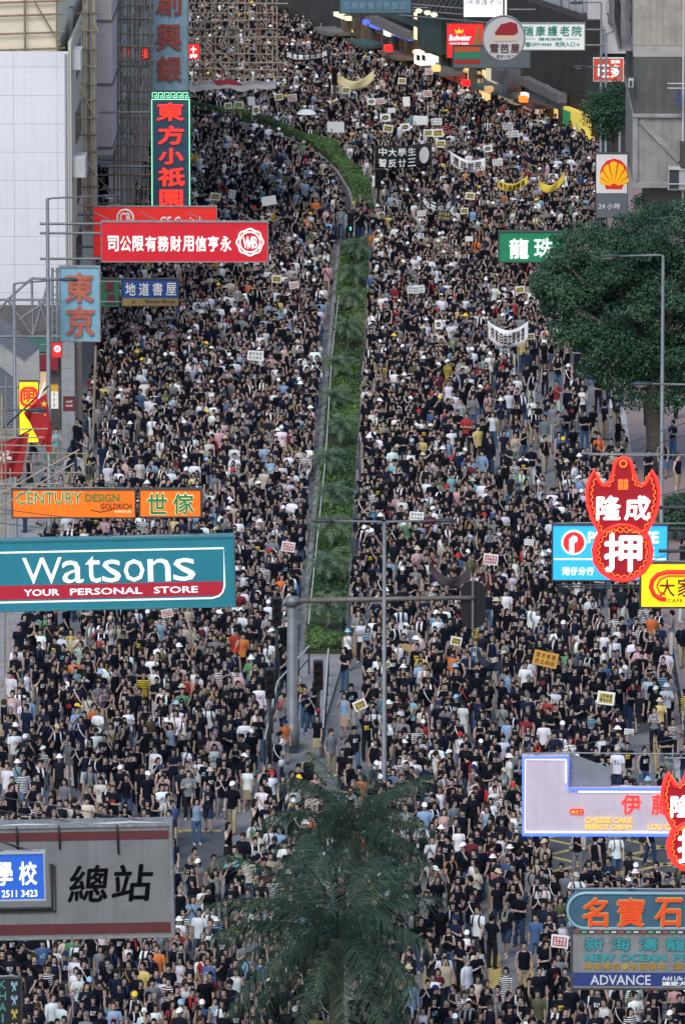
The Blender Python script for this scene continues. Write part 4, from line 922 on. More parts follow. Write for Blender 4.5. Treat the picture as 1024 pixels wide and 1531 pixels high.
q.text('伊', 928, 1187, 957, 1217, NRED, -.05, .012); q.text('藤', 973, 1187, 1001, 1217, NRED, -.05, .012); q.text('CHEESE CAKE', 874, 1222, 944, 1230, NYEL, -.05, .0); q.text('抹茶ICE CREAM', 874, 1232, 944, 1240, NYEL, -.05, .0); q.text('LOLI CREAM', 968, 1232, 1028, 1240, NYEL, -.05, .0)
q.plate('red_bubble', rrect(851, 1209, 872, 1217, 3.5), RL2, -.05, 0); q.text('燒立て', 853, 1210.5, 870, 1215.5, NYEL, -.06, .01)
q.plate('side_plate', [(850, 1130), (862, 1133), (912, 1152), (912, 1177), (850, 1177)], mat('plate_grey', (.22, .235, .24), .6, .2, noise=.12), .2, .4); q.beams(1130, (1190, 1240), M_DARK); 
for yy in (1155, 1240): rod('support_beam', (q.X(768), .2, q.Z(yy)), (q.X(781), .2, q.Z(yy)), .05, M_STEEL, q.root)
q = Sign('jewellery_sign', 'blue rounded jewellery sign with large orange characters at lower right', 'sign', 846, 1333, 1090, 1389, 54, .4)
q.plate('panel', rrect(846, 1333, 1090, 1389, 27, '1001'), mat('slate_blue_sign', (.045, .11, .165), .5, noise=.15, nscale=2, streak=.2), 0); q.tube('pale_border', rrect(848, 1335, 1095, 1388, 26, '1001'), mat('pale_blue_trim', (.25, .42, .48), .4, .2), .045, -.01, True)
OC = mat('orange_letter', (.62, .06, .012), .5, 0, .12, emitcol=(1, .1, .01)); YO = mat('yellow_letter_edge', (.50, .36, .08), .5)
for c, x0, x1 in (('名', 870, 908), ('寶', 921, 963), ('石', 978, 1019), ('店', 1032, 1070)): q.text(c, x0 - 1, 1341, x1 + 1, 1387, YO, -.03, .06); q.text(c, x0 + .5, 1342.5, x1 - .5, 1385.5, OC, -.07, .022)
q.beams(1150, (1340, 1380), M_DARK)
q = Sign('pet_shop_sign', 'grey pet shop sign with teal lettering and dark blue bottom band', 'sign', 855, 1394, 1090, 1477, 54, .4)
q.panel(mat('pet_grey', (.20, .205, .20), .6, noise=.12, streak=.25), FR_D, 3); TE = mat('pet_teal', (.03, .24, .26), .5, 0, .05, emitcol=(.05, .4, .4)); GO = mat('pet_gold', (.40, .25, .05), .5)
for c, x0 in zip('新海濤寵物', (873, 912.5, 953.5, 994, 1034)): q.text(c, x0 - .5, 1400.5, x0 + 29.5, 1421.5, DK, -.02, .05); q.text(c, x0, 1401, x0 + 29, 1421, TE, -.04, .03)
for wd, x0, x1 in (('NEW', 873, 919), ('OCEAN', 925, 995), ('PET', 1005, 1040)): q.text(wd, x0, 1425, x1, 1436.5, TE, -.04, .05)
q.row('專業美容·各國貓狗', 873, 1440, 994, 1449.5, GO, .15, bold=.02); q.text('☎', 1004, 1440, 1022, 1449, GO, -.03, .01)
q.box('blue_band', 856, 1454, 1089, 1474, mat('pet_blue', (.02, .04, .16), .5), -.012, 0); q.text('ADVANCE', 882, 1457.5, 972, 1472.5, mat('pale_grey_letter', (.55, .56, .58), .5), -.03, .015); q.text('Add Life to', 989, 1459, 1030, 1465.5, WHT, -.03, .01); q.text('讓愛犬', 989, 1467, 1026, 1473.5, WHT, -.03, .02)
for i in range(16):
    q.box('trim_light', 858 + i * 11, 1391.2, 865 + i * 11, 1393, mat('trim_%d' % (i % 3), ((.5, .08, .06), (.1, .5, .2), (.6, .6, .6))[i % 3], .5), -.08, -.03)
q.beams(1150, (1400, 1470), M_DARK)
q = Sign('green_sign', 'green illuminated sign with two white characters half behind the big tree', 'sign', 746, 348, 846, 391, 33, .35)
q.panel(mat('green_lightbox', (.012, .15, .07), .5, 0, .10, emitcol=(.01, .5, .2), noise=.15), FR_D, 2); q.text('龍', 761, 357, 790, 387, lit('pale_green_letter', (.85, 1, .85), 1.1), -.05, .03); q.text('珠', 798, 356, 827, 386, lit('mint_letter', (.7, .9, .78), .7), -.05, .02); q.beams(960, (352, 388), M_DARK)
q = Sign('petrol_sign', 'white petrol sign with red and yellow scallop above a grey panel', 'sign', 890, 231, 937, 325, 30.5, .5)
q.panel(mat('petrol_grey', (.13, .15, .17), .5, noise=.08), FR_D, .8); q.box('white_face', 890.5, 231.5, 936.5, 289, lit('shell_white', (.8, .8, .8), .12), -.02, 0)
SR = mat('shell_red', (.55, .02, .012), .45, 0, .15, emitcol=(1, .02, .01)); SY = mat('shell_yellow', (.80, .40, .01), .45, 0, .2, emitcol=(1, .55, .01))
q.plate('shell_outline', [(905, 283), (903, 276), (897, 270), (896, 258), (899, 249), (906, 241), (917, 237.5), (928, 241), (935, 249), (936.3, 258), (936, 270), (931, 276), (929, 283)], SR, -.035, 0)
for i in range(7):
    a0, a1 = R(-168 + i * 22.3), R(-168 + i * 22.3 + 18.5); am = (a0 + a1) / 2; b_ = (917, 279)
    def rr(a): return 38 - 16 * abs(math.cos(a)) ** 1.4 - 1.2
    q.plate('shell_rib', [(b_[0] + 9 * math.cos(a0) * .6, b_[1] + 4 * math.sin(a0)), (b_[0] + rr(a0) * math.cos(a0), b_[1] + rr(a0) * math.sin(a0)), (b_[0] + (rr(am) + 1.2) * math.cos(am), b_[1] + (rr(am) + 1.2) * math.sin(am)), (b_[0] + rr(a1) * math.cos(a1), b_[1] + rr(a1) * math.sin(a1)), (b_[0] + 9 * math.cos(a1) * .6, b_[1] + 4 * math.sin(a1))], SY, -.05, 0)
q.text('24', 894, 305, 904, 312, WHT, -.03, .01); q.row('小時', 907, 304, 926, 313, WHT, .2, bold=.01)
for xx in (897, 930): rod('post', (q.X(xx), .25, 0), (q.X(xx), .25, -q.root.location.z), .11, M_STEEL, q.root)
q = Sign('nursing_home_sign', 'white nursing home sign with green characters and phone number', 'sign', 776, 36, 873, 74, 27.2, .3)
q.panel(lit('nursing_white', (.78, .8, .76), .22), FR_G, 1.5); GT = mat('green_teal_letter', (.01, .22, .16), .5); q.row('瑞康護老院', 782, 39, 869, 54, GT, .2, bold=.025); q.text('護老服務', 805, 56.5, 840, 60.5, GT); q.box('line', 785, 58, 800, 58.8, GT, -.01, 0); q.box('line', 845, 58, 866, 58.8, GT, -.01, 0); q.text('☎25914666', 784, 63, 824, 69.5, GT, -.03, .015); q.text('老院入口→', 829, 62.5, 866, 69.5, GT, -.03, .01); q.beams(905, (45, 68))
q = Sign('cake_disc_sign', 'round off-white sign with a red-topped cake slice', 'sign', 721, 24, 784, 90, 27.4, .3)
q.plate('panel', disc(752.5, 57, 33, 40, rx=31.5), mat('disc_offwhite', (.55, .52, .50), .55, noise=.06), 0); q.tube('rim', disc(752.5, 57, 33, 40, rx=31.5), FR_G, .05, -.01, True); CK = mat('cake_red', (.32, .02, .03), .5)
q.plate('cake_top', [(739, 50), (748, 37), (763, 33), (772, 36), (774, 48), (768, 53), (741, 53)], CK, -.04, 0); q.plate('cake_slice', [(736, 53), (774, 52), (773, 61), (738, 62)], mat('cake_cream', (.65, .52, .35), .5), -.03, 0); q.row('雪芭屋', 732, 66, 776, 79, mat('choc_letter', (.10, .04, .03), .6), .15, bold=.025); q.text('抱きいちご', 742, 82, 768, 87, DK, -.02, .0)
rod('support_beam', (0, .35, q.Z(24)), (0, .35, q.Z(0)), .06, M_STEEL, q.root)
q = Sign('beer_sign', 'red illuminated beer sign with crown and white script', 'sign', 668, 36, 722, 86, 26, .3)
q.panel(mat('beer_red', (.6, .02, .02), .45, 0, .5, emitcol=(1, .02, .02)), FR_D, 1.2); q.text('Budweiser', 671, 52, 704, 61, WL2, -.03, .015, shear=.25); q.text('KING OF BEERS', 672, 64, 700, 66.5, WL2, -.03, .0); q.plate('crown', [(681, 50), (679, 44), (683, 47), (686, 43), (689, 47), (693, 44), (691, 50)], NYEL, -.03, 0); q.plate('bottle', [(708, 84), (707, 62), (711, 55), (712, 40), (717, 40), (717, 56), (720, 62), (719, 84)], mat('bottle_amber', (.5, .22, .08), .3), -.03, 0)
rod('support_beam', (0, .15, q.Z(36)), (0, .15, q.Z(14)), .06, M_STEEL, q.root)
q = Sign('convenience_sign', 'dark grey sign with orange, green and red stripes under the cake sign', 'sign', 677, 69, 792, 101, 26.8, .35)
q.panel(mat('conv_grey', (.12, .14, .15), .5, noise=.1), FR_D, 1); 
for k, (c, a, b) in enumerate((((.45, .09, .03), 70, 78), ((.02, .20, .10), 79, 88), ((.35, .02, .02), 89, 95))): q.box('stripe', 679, a, 717, b, mat('conv_stripe_%d' % k, c, .5, 0, .1, emitcol=c), -.015, 0)
for xx in (683, 786): rod('support_beam', (q.X(xx), .3, q.Z(100)), (q.X(xx), 3.0, q.Z(100)), .06, M_STEEL, q.root)
q = Sign('white_lightbox', 'white illuminated sign box cut by top edge', 'sign', 693, -25, 757, 25, 26.2, .3); q.panel(lit('bright_white_box', (.95, .97, 1), .75), FR_D, 1.5); q.row('瑞康護老院', 698, -2, 750, 8, FR_D, .2, bold=.0)
rod('support_beam', (q.X(757), .2, q.Z(15)), (q.X(800), .2, q.Z(15)), .06, M_STEEL, q.root)
q = Sign('red_sign', 'red sign with white characters above the upper right tree', 'sign', 887, 88, 931, 121, 27, .3); q.panel(mat('orange_red_sign', (.55, .06, .03), .5, 0, .18, emitcol=(1, .1, .04)), WHT, 1); q.text('旺', 893, 97, 910, 116, WL, -.03, .04); q.text('多', 912, 97, 927, 116, WL, -.03, .04); q.text('直銷', 912, 90, 926, 95, WL, -.03, .02); q.beams(960, (95, 115))
q = Sign('old_blue_sign', 'weathered blue sign with faint characters cut by top edge', 'sign', 508, -14, 614, 19, 25.0, .35); q.panel(mat('old_blue', (.10, .19, .25), .6, noise=.15, streak=.3), FR_D, 1.5); q.row('滋顏斯頓冷熱飲品', 513, 3, 608, 14, mat('faint_blue_letter', (.20, .33, .40), .6), .2, bold=.02); q.beams(640, (0, 12))
q = Sign('red_cross_sign', 'small red and white square sign right of the grey-blue bank sign', 'sign', 281, 66, 298, 88, 29, .2); q.panel(RL2, FR_D, .6); q.text('十', 285, 69, 294, 80, WL2, -.03, .06); q.text('押', 284, 81, 295, 87, WL2, -.03, .03); q.beams(262, (70, 85), r=.03)
q = Sign('red_neon_sign', 'small red neon character sign left of the grey-blue bank sign', 'sign', 212, 71, 224, 89, 28.5, .15); q.panel(mat('dark_box', (.03, .02, .02), .6), FR_D, .5); q.text('鵝', 212.5, 72, 223.5, 88, NRED, -.05, .03); q.beams(192, (75, 85), r=.03)
# street-level signs left
q = Sign('eatery_sign', 'tall yellow sign with round red character behind the flags', 'sign', 30, 571, 58, 661, 36, .3); q.panel(mat('eatery_yellow', (.85, .58, .01), .5, 0, .45, emitcol=(1, .68, .01)), FR_D, .8); q.tube('red_ring', rrect(33, 580, 56, 606, 8), RL2, .06, -.03, True); q.text('明', 36, 583, 53, 603, RL2, -.03, .05); q.beams(-20, (580, 650), r=.04)
q = Sign('clock_sign', 'small red square sign with white disc under the pale blue vertical sign', 'sign', 78, 512, 93, 534, 36, .2); q.panel(mat('clock_red', (.5, .015, .02), .5, 0, .3, emitcol=(1, .02, .03)), FR_D, .6); q.plate('white_disc', disc(86.5, 521.5, 5, 18), WL, -.03, 0); q.text('囍', 83.5, 518.5, 89.5, 524.5, RL2, -.04, .0); q.beams(60, (516, 530), r=.03)
q = Sign('menu_board', 'yellow and white menu board on the shop column', 'sign', 74, 574, 88, 611, 36.2, .12); q.panel(mat('menu_cream', (.6, .58, .5), .5, 0, .15, emitcol=(1, .95, .8)), FR_D, .5); q.box('yellow_head', 74.3, 574.3, 87.7, 585, mat('menu_yellow', (.6, .33, .03), .5), -.01, 0)
for k in range(3): q.text('7', 80, 588 + k * 8, 83, 593 + k * 8, DK, -.02)
q.beams(94, (580, 605), r=.03)
q = Sign('plaque', 'small maroon plaque on the grey tiled column', 'plaque', 96, 594, 112, 614, 36.3, .10); q.panel(mat('plaque_maroon', (.16, .02, .025), .4), FR_D, .8); q.text('A SHOP', 99, 599, 109, 602, WHT); q.text('HOUSE', 99, 605, 109, 608, WHT)
# ------------------------------------------------------------------ buildings
def PY(x, y, Y):
    d = RM @ Vector(((x - CX), -(y - CY), -FPX)); return CAMP + d * (Y / d.y)
def Ys(s): return ground(512, s / KS + YHOR).y
M_WTILE = mat('white_tile_wall', (.66, .66, .67), .6, noise=.05, nscale=.8, streak=.10); M_PINK = mat('pink_grey_wall', (.52, .44, .435), .8, noise=.10, nscale=1.2, streak=.25); M_CREAM = mat('cream_sheeting', (.66, .58, .44), .9, noise=.06, nscale=1.0)
M_BAM = mat('bamboo', (.33, .27, .19), .7, noise=.35, nscale=3); M_BAMD = mat('old_bamboo', (.22, .17, .12), .8, noise=.35, nscale=3); M_GLASS = mat('window_glass', (.03, .04, .045), .12, spec=.8)
# white tiled building, panels laid over a core with open joints
Yw, Yw2 = Ys(33.0), Ys(30.7); xr = PY(104, 300, Yw).x; zt = PY(50, 77, Yw).z; xl = PY(-70, 300, Yw).x
wb = thing('tiled_building', 'white tiled building with blank end wall at left edge', 'building', (xr, Yw, 0))
boxo('core_wall', xl - xr, -.02, .05, 1.0, 0, zt - .1, mat('joint_pale', (.45, .45, .45), .9), wb); me = {}
cols = [(xl - xr, PY(-22, 300, Yw).x - xr), (PY(-22, 300, Yw).x - xr, PY(22, 300, Yw).x - xr), (PY(22, 300, Yw).x - xr, PY(87, 300, Yw).x - xr), (PY(87, 300, Yw).x - xr, 0)]
z = zt; rows = []
for h_ in (.7, 1.3, 1.28, 1.28, 1.28, 1.28, 1.28, 1.28, 1.28, 1.28, 1.28, 1.28, 1.0): rows.append((z - h_, z)); z -= h_
for a, b in cols:
    for c, d in rows: boxo('wall_panel', a + .004, b - .004, 0, .08, c + .005, d - .005, M_WTILE, wb, .006)
boxo('side_wall', -.02, .12, .1, Yw2 - Yw, 3.5, zt + .4, mat('cream_side', (.46, .42, .34), .8, noise=.1), wb)
rod('drain_pipe', (-.12, -.06, 3), (-.12, -.06, zt - .1), .055, mat('pipe_grey', (.30, .30, .31), .6), wb)
for y0, y1, x1 in ((77, 107, 121), (236, 268, 128)):
    a, b = PY(106, y1, Yw), PY(x1, y0, Yw); o = boxo('balcony_box', .02, b.x - xr, .4, 2.2, a.z, b.z, mat('box_white', (.42, .42, .42), .7, noise=.12), wb, .03)
for k in range(4):
    zc = 5.2 + k * 2.9; boxo('window', .11, .16, 4 + (k % 2), 9, zc, zc + 1.5, M_GLASS, wb)
# cream sheeted building behind
Yc = Yw + 1.3; xr2 = PY(88, 40, Yc).x; cb = thing('sheeted_building', 'cream sheeted building behind bamboo poles at top left corner', 'building', (xr2, Yc, 0)); boxo('sheeted_wall', -9, 0, 0, 26, 0, PY(40, -60, Yc).z, M_CREAM, cb)
for yy in (2, 22, 49, 73): rod('bamboo_pole', (PY(-20, yy + 3, Yc).x - xr2, -.2, PY(0, yy + 2, Yc).z), (.3, -.2, PY(90, yy - 2, Yc).z), .05, M_BAMD, cb)
for xx in (38, 86): rod('bamboo_pole', (PY(xx, 0, Yc).x - xr2, -.28, 10), (PY(xx, 0, Yc).x - xr2, -.28, PY(0, -50, Yc).z), .05, M_BAMD, cb)
rod('bamboo_pole', (PY(52, 0, Yc).x - xr2, -.35, PY(52, 0, Yc).z), (.1, -.35, PY(88, 66, Yc).z), .045, M_BAMD, cb)
q = Sign('white_box_sign', 'narrow blank white box sign beside the cream sheeted wall', 'sign', 99, 12, 110, 80, 32.2, .5); q.panel(mat('plain_white', (.6, .6, .6), .6), FR_G, .8); rod('support_beam', (q.X(112), .3, q.Z(40)), (q.X(122), .6, q.Z(40)), .05, M_STEEL, q.root)
# pink-grey building whose upper floors jut over the pavement, then the scaffolded block
Yp = Ys(30.6); xa, xb = PY(140, 200, Yp).x, PY(168, 200, Yp).x; pb = thing('pink_building', 'pinkish grey building jutting over the pavement between the scaffolds', 'building', (xb, Yp, 0))
zb = PY(150, 232, Yp).z; boxo('upper_wall', xa - xb - 4, 0, 0, 9, zb, 24, M_PINK, pb); boxo('ground_column', xa - xb - .5, xa - xb, .3, .9, .12, zb, M_PINK, pb)
for k in range(5): boxo('string_course', xa - xb - 4, .06, -.06, 9, zb + .3 + k * 3.1, zb + .42 + k * 3.1, mat('course_dark', (.16, .135, .13), .8), pb)
Yq, Yq2 = Yp + 9.0, Ys(26.3); sb = thing('scaffolded_block', 'grey tenement block behind dense bamboo scaffolding at upper left', 'building', (xb, Yq, 0)); zb2 = 6.0
boxo('upper_wall', -12, 0, 0, Yq2 - Yq, zb2, 24, mat('tenement_grey', (.34, .36, .35), .85, noise=.2, nscale=.9, streak=.35), sb); boxo('rear_wall', -12, -4.5, 0, Yq2 - Yq, .12, zb2, mat('shop_dark', (.06, .055, .05), .8), sb)
for j in range(6):
    for k in range(5):
        y0 = 2 + j * (Yq2 - Yq - 4) / 6.0; w_ = boxo('window', .0, .05, y0, y0 + 4.2, zb2 + .9 + k * 3.1, zb2 + 2.5 + k * 3.1, M_GLASS, sb); boxo('frame', .05, .07, y0 + 2.05, y0 + 2.2, zb2 + .9 + k * 3.1, zb2 + 2.5 + k * 3.1, M_RAIL, w_)
for j in range(5):
    for k in range(4): boxo('air_conditioner', .02, .5, 5 + j * 9, 5.9 + j * 9, zb2 + .3 + k * 3.1, zb2 + .75 + k * 3.1, mat('ac_grey', (.36, .37, .36), .6, noise=.2), sb, .03)
for j in range(6): boxo('arcade_column', -.6, -.05, 1 + j * (Yq2 - Yq - 2) / 5.5, 1.7 + j * (Yq2 - Yq - 2) / 5.5, .12, zb2, M_PINK, sb)
def scaffold(name, label, s, vert, horiz, diag=(), r=.055, m=M_BAM, rnd=.05):
    base = P((vert[0][0] + vert[-1][0]) / 2, max(v[2] for v in vert), s); t = thing(name, label, 'scaffolding', base)
    for x, y0, y1 in vert:
        a, b = P(x, y1, s), P(x + random.uniform(-2, 2), y0, s); rod('bamboo_pole', a - base, b - base, r * random.uniform(.8, 1.2), random.choice((m, M_BAMD, m)), t)
    for y, x0, x1 in horiz:
        dy = random.uniform(-.1, -.22); a, b = P(x0 - random.uniform(0, 8), y + random.uniform(-2, 2), s), P(x1 + random.uniform(0, 8), y + random.uniform(-2, 2), s); rod('bamboo_pole', a - base + Vector((0, dy, 0)), b - base + Vector((0, dy, 0)), r * random.uniform(.75, 1.1), random.choice((m, M_BAMD, m)), t)
    for x0, y0, x1, y1 in diag: rod('bamboo_pole', P(x0, y0, s) - base + Vector((0, -.3, 0)), P(x1, y1, s) - base + Vector((0, -.3, 0)), r, m, t)
    return t
scaffold('bamboo_scaffold', 'open bamboo lattice over the crowd right of the grey-blue bank sign', 28.4, [(282 + k * 8.4 + random.uniform(-2, 2), -40, 132 if k < 9 else 118 + random.uniform(-12, 14)) for k in range(17)],
         [(6 + k * 12.2, 276, random.choice((412, 400, 425, 470 if k in (2, 4) else 410))) for k in range(11)], [(300, 60, 350, 118), (330, -10, 282, 70), (290, 85, 345, 130), (350, 20, 330, 70)], .042)
fb = P(345, 126, 28.4); t = thing('canvas_awning', 'long pale canvas awning with red patch beneath the bamboo lattice', 'awning', P(345, 134, 28.3)); v = []
for i in range(19):
    x = 283 + i * 7.2
    for j, (yy, s_) in enumerate(((121, 27.9), (131, 28.9), (134, 28.95))): v.append(P(x, yy + 1.5 * math.sin(i * 1.3) + (2 if j else 0) * math.sin(i * .7), s_) - t.location)
MB().add(v, [(i * 3 + j, i * 3 + j + 1, i * 3 + j + 4, i * 3 + j + 3) for i in range(18) for j in range(2)]).obj('canvas', mat('awning_canvas', (.42, .37, .33), .9, noise=.15, nscale=2), t, True)
v = [P(x, y, 28.6) - t.location for x, y in ((318, 120), (350, 119), (362, 126), (326, 127))]; MB().add(v + [p + Vector((0, .05, -.05)) for p in v], [(0, 1, 2, 3), (7, 6, 5, 4), (0, 4, 5, 1), (1, 5, 6, 2), (2, 6, 7, 3), (3, 7, 4, 0)]).obj('red_patch', mat('awning_red', (.30, .03, .05), .9), t)
scaffold('bamboo_scaffold', 'bamboo and steel scaffold in front of the grey tenement block', 30.2, [(170 + k * 6.3 + random.uniform(-1.5, 1.5), -40, random.uniform(285, 325)) for k in range(10)], [(8 + k * 21, 142, 228) for k in range(15)], [(150, 60, 185, 110), (178, 150, 205, 205), (150, 195, 175, 228), (148, 265, 180, 300), (200, 215, 172, 262), (205, 120, 180, 160)], .045, M_BAMD)
scaffold('bamboo_scaffold', 'upright bamboo bundle along the corner of the white tiled building', 32.4, [(x + random.uniform(-1, 1), -40, 345) for x in (127, 130, 133, 135, 138, 141)], [(20 + k * 26, 118, 142) for k in range(12)], [(112, 115, 140, 170), (112, 125, 130, 150), (140, 30, 148, 48), (130, 240, 146, 262), (128, 310, 150, 345)], .042, mat('fresh_bamboo', (.42, .34, .20), .7, noise=.3))
t = scaffold('bamboo_scaffold', 'bamboo poles sticking out at the left edge below the flags', 43, [(3, 590, 800), (8, 560, 1010), (-4, 560, 1010), (14, 700, 1005)], [(640, -30, 72), (652, -30, 60), (665, -30, 76), (676, -30, 125), (690, -30, 78), (706, -30, 120), (722, -30, 90)], [(-5, 740, 120, 670), (-5, 760, 112, 690)], .028)
# steel-roofed canopy and shop column under the blue sign
Yk = Ys(35.0); kb = thing('ribbed_canopy', 'grey ribbed canopy roof below the white tiled building', 'canopy', P(0, 640, 35)); M_RIB = mat('ribbed_metal', (.17, .185, .195), .5, .2, noise=.12, nscale=1)
def slope(e0, e1, s0, s1, n, par):
    """roof strips parallel to its upper edge e0 and lower edge e1 (pixels)"""
    def at(i, k): t_ = i / n; return P(e0[k][0] + (e1[k][0] - e0[k][0]) * t_, e0[k][1] + (e1[k][1] - e0[k][1]) * t_, s0 + (s1 - s0) * t_) - par.location
    for i in range(n):
        v = [at(i, 0), at(i, 1), at(i + .62, 1), at(i + .62, 0)]
        MB().add(v + [p + Vector((0, .05, -.10)) for p in v], [(3, 2, 1, 0), (4, 5, 6, 7), (0, 1, 5, 4), (1, 2, 6, 5), (2, 3, 7, 6), (3, 0, 4, 7)]).obj('roof_slat', M_RIB, par)
slope(((-40, 444), (58, 519)), ((-40, 486), (38, 542)), 34.2, 35.0, 11, kb); slope(((-40, 515), (26, 568)), ((-40, 640), (27, 640)), 35.3, 35.9, 20, kb)
for pts, s_ in (([(-40, 486), (38, 542), (59, 522), (60, 575), (36, 578), (26, 568), (-40, 515)], 35.15), ([(27, 570), (36, 572), (36, 640), (27, 640)], 35.6)):
    v = [P(x, y, s_) - kb.location for x, y in pts]; n = len(v); MB().add(v + [p + Vector((0, .5, 0)) for p in v], [tuple(range(n))[::-1], tuple(range(n, 2 * n))] + [(i, (i + 1) % n, (i + 1) % n + n, i + n) for i in range(n)]).obj('fascia', mat('fascia_grey', (.27, .265, .255), .8, noise=.12), kb)
Ycl = Ys(34.5); a, b = PY(93, 690, Ycl), PY(112, 505, Ycl); cb2 = thing('tiled_column', 'grey tiled column with maroon plaque beside the left pavement', 'column', (a.x, Ycl, .12)); hC = PY(100, 505, Ycl).z - .12
boxo('core', .02, b.x - a.x - .02, .02, .5, 0, hC, mat('joint_grey', (.3, .3, .3), .9), cb2)
k = 0
while k * .5 < hC - .4:
    for xx0, xx1 in ((0, (b.x - a.x) / 2), ((b.x - a.x) / 2, b.x - a.x)): boxo('tile', xx0 + .006, xx1 - .006, 0, .06, k * .5 + .006, k * .5 + .494, mat('column_tile', (.33, .33, .325), .5, noise=.12, nscale=2), cb2)
    k += 1
boxo('side_post', b.x - a.x + .05, b.x - a.x + .28, .3, .6, 0, hC, mat('brown_post', (.16, .13, .11), .8), cb2)
rod('bamboo_pole', (b.x - a.x + .75, .3, 0), (b.x - a.x + .9, .3, hC - .4), .06, M_BAM, cb2)
Ysh = Ycl + 5.0; sh = thing('left_shops', 'dim shopfronts on the left pavement behind the yellow sign', 'shop', (PY(92, 690, Ysh).x, Ysh, .12)); boxo('wall', -9, 0, 0, 8, 0, 4.4, mat('shop_brown', (.10, .085, .075), .8, noise=.3), sh)
for k in range(3): w_ = boxo('shop_window', -2.6 - k * 2.4, -.6 - k * 2.4, -.05, 0, .4, 2.6, mat('warm_shop_glass', (.35, .26, .15), .3, 0, .35, emitcol=(1, .7, .4)), sh); boxo('mullion', -1.65 - k * 2.4, -1.58 - k * 2.4, -.09, -.05, .4, 2.6, M_DARK, w_)
boxo('red_fascia', -2.2, -.1, -.3, 0, 2.7, 3.4, mat('fascia_red', (.25, .02, .03), .6, noise=.2), sh); boxo('green_fascia', -2.2, -.1, -.28, 0, 3.5, 4.2, mat('fascia_green', (.05, .16, .12), .6, noise=.2), sh)
# right: stained concrete building
Yr = Ys(31.0); x0 = PY(945, 200, Yr).x; rb = thing('concrete_building', 'stained raw concrete building with diagonal brace at upper right', 'building', (x0, Yr, 0))
def RZ(y): return PY(980, y, Yr).z
def RX(x): return PY(x, 150, Yr).x - x0
boxo('upper_wall', 0, 6, 0, 16, RZ(68), RZ(-80), mat('concrete_upper', (.33, .30, .255), .9, noise=.18, nscale=1.2, streak=.35), rb); boxo('pale_band', .02, 6, .02, 16, RZ(85), RZ(68), mat('concrete_band', (.34, .32, .29), .9, noise=.15), rb)
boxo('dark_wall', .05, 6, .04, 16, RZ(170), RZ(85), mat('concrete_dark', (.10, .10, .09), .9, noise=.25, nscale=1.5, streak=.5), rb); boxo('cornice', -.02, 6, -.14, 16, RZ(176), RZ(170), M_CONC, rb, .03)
boxo('lower_wall', .06, 6, .03, 16, RZ(280), RZ(176), mat('concrete_lower', (.25, .245, .225), .9, noise=.2, nscale=1.4, streak=.4), rb)
boxo('edge_beam', .0, .26, -.09, .03, RZ(272), RZ(176), M_CONC, rb, .02); boxo('edge_beam', .0, 6, -.1, .03, RZ(281), RZ(272), M_CONC, rb, .02)
a, b = Vector((RX(957), 0, RZ(180))), Vector((RX(1016), 0, RZ(240))); d = (b - a).normalized(); n2 = Vector((-d.z, 0, d.x)) * .13
MB().prism([((a + n2).x, (a + n2).z), ((a - n2).x, (a - n2).z), ((b - n2).x, (b - n2).z), ((b + n2).x, (b + n2).z)], -.08, .04).obj('diagonal_brace', M_CONC, rb)
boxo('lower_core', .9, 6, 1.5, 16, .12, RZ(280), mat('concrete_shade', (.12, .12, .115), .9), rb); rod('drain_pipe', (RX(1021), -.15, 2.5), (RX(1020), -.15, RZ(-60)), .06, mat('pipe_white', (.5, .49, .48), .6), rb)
for y0, y1, xx0, xx1, mm in ((116, 129, 938, 946, 'ac_grey'), (247, 282, 998, 1030, 'ac_grey'), (310, 326, 1008, 1030, 'ac_grey'), (331, 345, 1010, 1030, 'ac_grey'), (210, 252, 1016, 1034, 'shop_dark')):
    o = boxo('air_conditioner', RX(xx0), RX(xx1), -.7, -.1, RZ(y1), RZ(y0), MATS[mm], rb, .04)
    if mm == 'ac_grey': boxo('grille', RX(xx0) + .06, RX(xx0) + .06 + (RX(xx1) - RX(xx0)) * .45, -.72, -.70, RZ(y1) + .08, RZ(y0) - .08, M_DARK, o)
for k, (yy, xx0) in enumerate(((122, 996), (129, 996), (250, 999), (272, 1000))): rod('rack_bar', (RX(xx0), -.8, RZ(yy)), (RX(1040), -.8, RZ(yy)), .03, M_RAIL, rb)
o = boxo('hung_trousers', RX(1010), RX(1016), -.83, -.78, RZ(156), RZ(132), mat('denim', (.04, .07, .14), .9), rb)
for k in range(6):     # balconies of the street face
    zz = RZ(40) - k * 3.0 + 1.5
    if zz < RZ(150): continue
    boxo('balcony_slab', -.62, 0, 3.0, 14, zz, zz + .12, M_CONC, rb); boxo('balcony_wall', -.6, -.54, 3.0, 14, zz + .12, zz + .4, mat('balcony_grey', (.17, .17, .16), .9, noise=.3, streak=.4), rb)
    for j in range(8): rod('balcony_bar', (-.56, 3.0 + j * 1.5, zz + .4), (-.56, 3.0 + j * 1.5, zz + 2.3), .035, M_DARK, rb)
    boxo('window', -.04, .0, 2, 6, zz + .8, zz + 2.3, M_GLASS, rb); boxo('awning', -.85, -.1, 2.5, 6, zz + 2.6, zz + 2.68, mat('awning_rust', (.16, .145, .135), .7, noise=.35), rb)
Yz = Ys(26.2); wz = thing('white_building', 'plain white building end behind the concrete building at top right', 'building', (PY(878, 60, Yz).x, Yz, 0)); boxo('wall', 0, 4.2, 0, 10, PY(880, 80, Yz).z, 22, mat('offwhite_wall', (.50, .49, .48), .8, noise=.07, streak=.22), wz); boxo('lower_wall', .2, 4.2, .4, 10, .12, PY(880, 80, Yz).z, mat('shop_dark', (.05, .05, .05), .8), wz)
